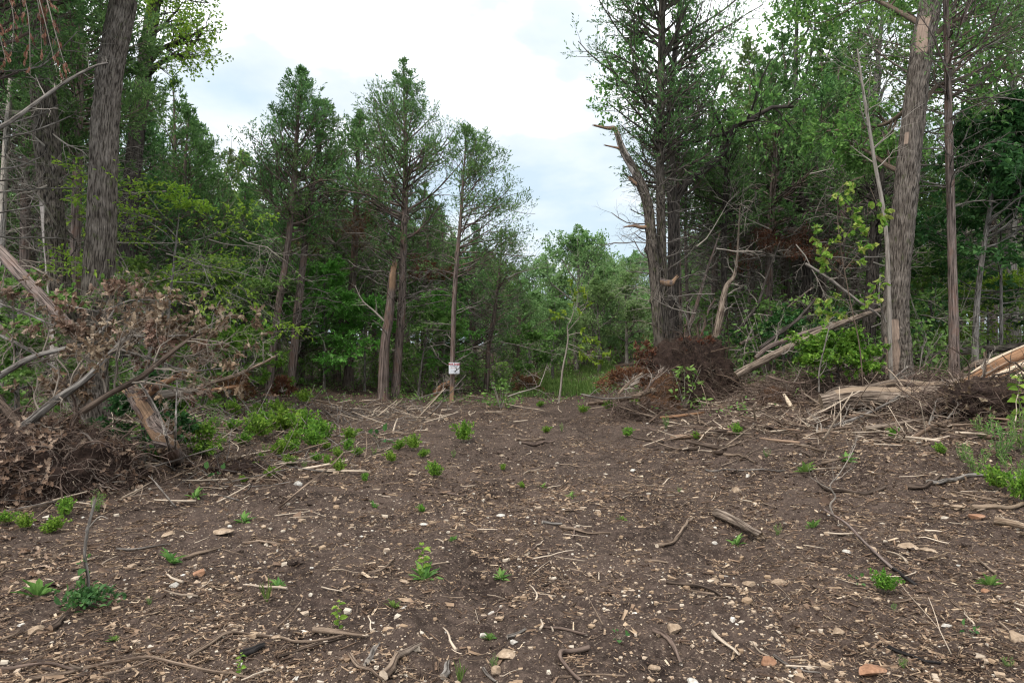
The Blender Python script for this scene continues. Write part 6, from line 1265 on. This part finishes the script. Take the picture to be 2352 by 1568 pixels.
# ---- stones
ST = [(685, 1115, 24, 'white_stone', 'white angular stone right of the green clumps in mid-clearing', .7), (460, 1322, 38, 'orange_stone', 'round orange stone on the left', .6), (88, 1450, 38, 'tan_stone', 'tan blocky stone near the bottom left', .6),
 (80, 1342, 60, 'tan_stone', 'flat grey-tan stone slab near the left edge', .3), (402, 1350, 22, 'white_stone', 'white pointed stone left of the round orange stone', .9), (305, 1302, 22, 'tan_stone', 'small tan square stone above the round orange stone', .6),
 (1760, 1524, 44, 'orange_stone', 'rough orange stone left of the flat orange slab stone', .5), (2005, 1542, 72, 'orange_stone', 'flat orange slab stone in the bottom right', .35), (1925, 1456, 40, 'tan_stone', 'brown wedge stone above the flat orange slab stone', .6),
 (2090, 1258, 46, 'tan_stone', 'tan stone with a seedling beside it right of the long stick', .4), (1165, 1502, 66, 'tan_stone', 'flat pale grey stone half buried near the bottom centre', .25), (1180, 1478, 24, 'white_stone', 'white stone on the flat half-buried stone', .7),
 (1452, 1082, 18, 'white_stone', 'small white stone far out in the clearing, right of centre', .5), (1130, 1412, 20, 'white_stone', 'white cube-like stone at lower centre', .8), (1545, 1452, 40, 'tan_stone', 'tan wedge stone right of the hooked root', .7),
 (640, 1465, 30, 'tan_stone', 'small brown stone beyond the charred black chunk', .5), (1500, 1535, 32, 'tan_stone', 'tan stone at the bottom right of the hooked root', .6), (2130, 1265, 40, 'tan_stone', 'flat tan slab right of the charred-tipped stick', .3),
 (1640, 1335, 26, 'tan_stone', 'tan stone left of the dark half-sunk root', .6), (1720, 1345, 42, 'tan_stone', 'pale flat stone beyond the dark half-sunk root', .35), (1790, 1340, 32, 'tan_stone', 'tan flat stone left of the dark leafy clump', .4),
 (2330, 1470, 52, 'tan_stone', 'long tan stone at the right edge near the bottom', .5), (2170, 1440, 24, 'white_stone', 'pale stone above the flat orange slab stone, to its right', .6), (1140, 1545, 30, 'tan_stone', 'round grey stone at the bottom centre', .8),
 (525, 1203, 22, 'tan_stone', 'tan stone left of the mid-left soil patch', .5), (510, 1225, 46, 'tan_stone', 'flat pale stone slab in the left soil', .25), (385, 1232, 36, 'tan_stone', 'pale tan flat stone below the leaf mound', .4),
 (270, 1010, 40, 'orange_stone', 'flat brown stone in the brush pile left of the leaning stump', .5), (1150, 1185, 24, 'white_stone', 'flat white stone in the middle of the soil', .3), (975, 1206, 26, 'white_stone', 'thin white stone left of centre', .25),
 (930, 1335, 32, 'tan_stone', 'flat tan stone left of the upright seedling', .25), (1640, 1250, 16, 'white_stone', 'tiny white stone in front of the pale cut log', .8), (1945, 1270, 22, 'white_stone', 'white stone left of the long stick', .6),
 (2240, 1190, 36, 'orange_stone', 'orange stone on the right bank near the pale weathered log piece', .5), (2195, 1168, 34, 'tan_stone', 'tan stone on the right bank beside the orange one', .5), (1690, 1130, 34, 'tan_stone', 'tan stone beyond the pale cut log', .5),
 (550, 1440, 24, 'tan_stone', 'smooth tan pebble left of the charred black chunk', .5), (930, 1395, 22, 'white_stone', 'white flake stone in the lower middle', .4), (1110, 1465, 18, 'white_stone', 'narrow white upright stone at lower centre', 1.2),
 (1835, 1450, 20, 'tan_stone', 'small tan stone left of the brown wedge stone', .6), (2260, 1360, 20, 'orange_stone', 'small reddish stone right of the dark leafy clump', .5), (1590, 1568, 30, 'white_stone', 'pale stone cut by the bottom edge, right of centre', .6)]
rng = np.random.default_rng(91)
for px_, py_, w_, m, lab, fl in ST:
    c = GP(px_, py_); s = w_/FPX*c[1]/2; g = Geo(); lump(g, np.array([0, 0, s*fl*.45]), (s, s*rng.uniform(.6, .9), s*fl), rng, 2 if w_ < 30 else 3, rng.uniform(0, 1), .30, rng.uniform(-.4, .4))
    o = part('stone', g, m); o.location = tuple(c); tag(o, lab, 'stone')

# ---- small plants: six grown kinds, copied
def plant_proto(kind, seed):
    rr = np.random.default_rng(seed); root = empty({'bush': 'leafy_clump', 'broad': 'broadleaf_seedling', 'rosette': 'rosette_weed', 'upright': 'upright_seedling', 'weed': 'feathery_weed', 'blade': 'grass_tuft'}[kind], (0, 0, 0), 'x', 'plant')
    g = Geo(); gl = Geo()
    if kind == 'bush':
        M = 16; a = rr.uniform(0, 6.28, M); e = rr.uniform(.8, 1.5, M); d = np.stack([np.cos(a)*np.cos(e), np.sin(a)*np.cos(e), np.sin(e)], -1)
        P = np.stack([d*0, d*.25, d*.5, d*.8+[0, 0, .03]], 1)*rr.uniform(.6, 1, (M, 1, 1)); tubes(g, P, np.tile(np.linspace(.008, .003, 4), (M, 1)), 4)
        P2, R2 = grow(P, np.tile(np.linspace(.008, .003, 4), (M, 1)), 7, .25, 1, lambda t, pl: .22+0*t, lambda t: R(50)+0*t, .3, 4, .2, .15, rr); tubes(g, P2, R2*.5, 3)
        p, d = sample(P2, 9, rr, .1, 1); leaves(gl, p, d, rr, .105, .06, .7, 0, .4, 'o')
    elif kind == 'broad':
        M = 6; a = rr.uniform(0, 6.28, M); P = np.stack([np.zeros((M, 3)), np.stack([np.cos(a)*.15, np.sin(a)*.15, np.full(M, .3)], -1), np.stack([np.cos(a)*.35, np.sin(a)*.35, rr.uniform(.3, .75, M)], -1)], 1); tubes(g, P, np.full((M, 3), .008), 4)
        d = nrm(P[:, 2]-P[:, 1]); leaves(gl, P[:, 2], d, rr, .38, .30, .2, .2, .6, 'o')
    elif kind == 'rosette':
        M = 15; a = np.arange(M)*2.4; e = rr.uniform(.15, 1.1, M); d = np.stack([np.cos(a)*np.cos(e), np.sin(a)*np.cos(e), np.sin(e)], -1); leaves(gl, d*.04, d, rr, .52, .15, .08, 0, .6, 'o'); tubes(g, np.array([[0, 0, -.05], [0, 0, .15]]), np.array([.02, .01]), 5)
    elif kind == 'upright':
        P = smooth_path([(0, 0, -.05), (.03, 0, .4), (-.04, 0, .75), (.05, 0, 1.0)], 12); tubes(g, P, np.linspace(.013, .006, 12), 5)
        M = 17; t = np.linspace(.15, 1, M); q = np.array([P[int(v*11)] for v in t]); a = np.arange(M)*2.5; d = np.stack([np.cos(a), np.sin(a), np.full(M, .25)], -1); leaves(gl, q, d, rr, .26, .17, .2, .1, .5, 'o')
    elif kind == 'weed':
        M = 9; a = rr.uniform(0, 6.28, M); d = np.stack([np.cos(a)*.4, np.sin(a)*.4, np.ones(M)], -1); P = np.stack([d*0, d*.35, d*.7+rr.normal(0, .05, (M, 3)), d*1.0+rr.normal(0, .1, (M, 3))], 1)*rr.uniform(.6, 1, (M, 1, 1)); tubes(g, P, np.tile(np.linspace(.008, .003, 4), (M, 1)), 4)
        p, d = sample(P, 26, rr, .1, 1); leaves(gl, p, d, rr, .13, .022, .9, 0, 0, 'o')
    else:
        M = 14; a = rr.uniform(0, 6.28, M); d = np.stack([np.cos(a)*.3, np.sin(a)*.3, np.ones(M)], -1); leaves(gl, d*.01, d, rr, .9, .05, .1, 0, 0, 'o'); tubes(g, np.array([[0, 0, -.05], [0, 0, .05]]), np.array([.02, .01]), 5)
    part('stem', g, 'stem_green', root); part('leaves', gl, {'bush': 'bright_green', 'broad': 'deep_green', 'rosette': 'oak_green', 'upright': 'bright_green', 'weed': 'oak_green', 'blade': 'grass_green'}[kind], root); return root
DESC = {'bush': 'bushy green clump', 'broad': 'dark broad-leaved seedling', 'rosette': 'rosette weed with long leaves', 'upright': 'upright stemmed seedling', 'weed': 'feathery green weed', 'blade': 'tuft of thin green blades'}
GRP = {k: v.replace('green clump', 'green clumps').replace('seedling', 'seedlings').replace('weed', 'weeds').replace('tuft', 'tufts') + ' on the cleared soil' for k, v in DESC.items()}
PL = [('bush', 575, 1005, 40), ('bush', 600, 1012, 66), ('bush', 648, 1000, 76), ('bush', 700, 1010, 60), ('bush', 738, 1018, 62), ('bush', 640, 1046, 50), ('bush', 720, 1032, 54), ('bush', 804, 1012, 36), ('bush', 800, 1040, 28), ('broad', 872, 1028, 44), ('bush', 915, 1034, 32),
 ('bush', 950, 1034, 34), ('bush', 665, 1070, 32), ('bush', 598, 1058, 26), ('bush', 778, 1052, 26), ('bush', 822, 1048, 26), ('bush', 1065, 1018, 44), ('bush', 1000, 1098, 42), ('bush', 620, 1096, 32), ('bush', 780, 1086, 30), ('bush', 728, 1062, 28), ('bush', 838, 1106, 18),
 ('bush', 900, 1064, 30), ('bush', 972, 1052, 26), ('weed', 1042, 1050, 20), ('bush', 560, 1108, 20), ('bush', 1440, 1003, 30), ('bush', 1695, 1003, 30), ('bush', 1255, 995, 20), ('weed', 1290, 990, 18), ('broad', 495, 1108, 40), ('rosette', 395, 1292, 34), ('rosette', 90, 1370, 44),
 ('rosette', 450, 1142, 24), ('upright', 778, 1440, 66), ('upright', 972, 1325, 78), ('rosette', 975, 1328, 40), ('rosette', 905, 1392, 20), ('bush', 2030, 1362, 56), ('broad', 1965, 1342, 30), ('weed', 345, 1390, 22), ('rosette', 560, 1200, 24), ('blade', 615, 1380, 48), ('bush', 970, 1176, 20),
 ('broad', 1425, 1470, 30), ('rosette', 1125, 1466, 20), ('weed', 1135, 1530, 36), ('bush', 120, 1225, 54), ('bush', 60, 1215, 36), ('weed', 225, 1175, 60), ('bush', 150, 1190, 40), ('rosette', 1690, 1250, 24), ('weed', 2310, 1530, 36), ('broad', 2225, 1465, 30), ('weed', 2070, 1530, 34),
 ('upright', 555, 1548, 44), ('blade', 1056, 1566, 46), ('bush', 15, 1205, 40), ('rosette', 2270, 1345, 28), ('weed', 2050, 1400, 24), ('rosette', 640, 1345, 24), ('rosette', 265, 1470, 18), ('rosette', 1150, 1330, 22), ('bush', 1155, 1080, 14), ('bush', 1200, 1120, 16),
 ('bush', 560, 1022, 36), ('weed', 582, 990, 40), ('bush', 622, 985, 44), ('bush', 668, 1020, 46), ('weed', 690, 985, 36), ('bush', 715, 1000, 48), ('bush', 676, 1042, 30), ('bush', 752, 1035, 26), ('weed', 610, 1040, 30), ('bush', 585, 1078, 18), ('weed', 700, 1075, 22), ('bush', 750, 1068, 20), ('weed', 860, 1045, 22), ('bush', 535, 990, 34), ('weed', 515, 1020, 30), ('bush', 540, 960, 44), ('bush', 590, 955, 40), ('bush', 700, 930, 34), ('bush', 640, 960, 50), ('weed', 500, 985, 40), ('bush', 470, 1050, 36), ('bush', 335, 1000, 40), ('bush', 380, 985, 36), ('weed', 300, 960, 44), ('bush', 490, 945, 40),
 ('bush', 1475, 945, 34), ('bush', 1400, 945, 30), ('weed', 1530, 985, 30), ('bush', 1600, 1010, 22), ('weed', 1760, 1050, 26), ('rosette', 1850, 1085, 26), ('rosette', 1945, 1060, 22), ('bush', 2050, 1010, 26), ('bush', 2290, 1130, 60), ('weed', 2240, 1090, 90), ('weed', 2300, 1060, 100),
 ('weed', 2345, 1040, 110), ('weed', 2260, 1010, 80), ('weed', 2330, 1120, 90), ('weed', 2210, 1060, 50), ('bush', 2350, 1160, 70), ('bush', 2160, 1045, 30), ('weed', 2380, 960, 130), ('upright', 2340, 985, 110), ('rosette', 1310, 1140, 14), ('weed', 1785, 1230, 26), ('rosette', 1865, 1210, 22),
 ('bush', 885, 895, 22), ('bush', 660, 905, 36), ('weed', 1180, 915, 24), ('bush', 1240, 935, 20), ('weed', 1145, 935, 20), ('bush', 1340, 950, 24), ('rosette', 860, 1165, 14), ('rosette', 1040, 1240, 14), ('weed', 1560, 1130, 18), ('rosette', 1430, 1195, 14), ('rosette', 1245, 1120, 14)]
pr = {}
for i, (k, px_, py_, hpx) in enumerate(PL):
    c = GP(px_, py_, .01); s = hpx/FPX*c[1]*1.0; s = s/{'bush': .85, 'broad': .8, 'rosette': .5, 'upright': 1.05, 'weed': .95, 'blade': .85}[k]
    big = 'large ' if hpx > 55 else ('tiny ' if hpx < 21 else ''); lab = place_label(big + DESC[k], px_, py_)
    if k not in pr: pr[k] = plant_proto(k, 900+len(pr)); o = pr[k]; o.location = tuple(c); o.scale = (s, s, s); o['label'] = lab; o['group'] = GRP[k]
    else: o = dup(pr[k], c, (i*2.39) % 6.28, s, lab, GRP[k], s*(.75+.5*((i*.618) % 1)))
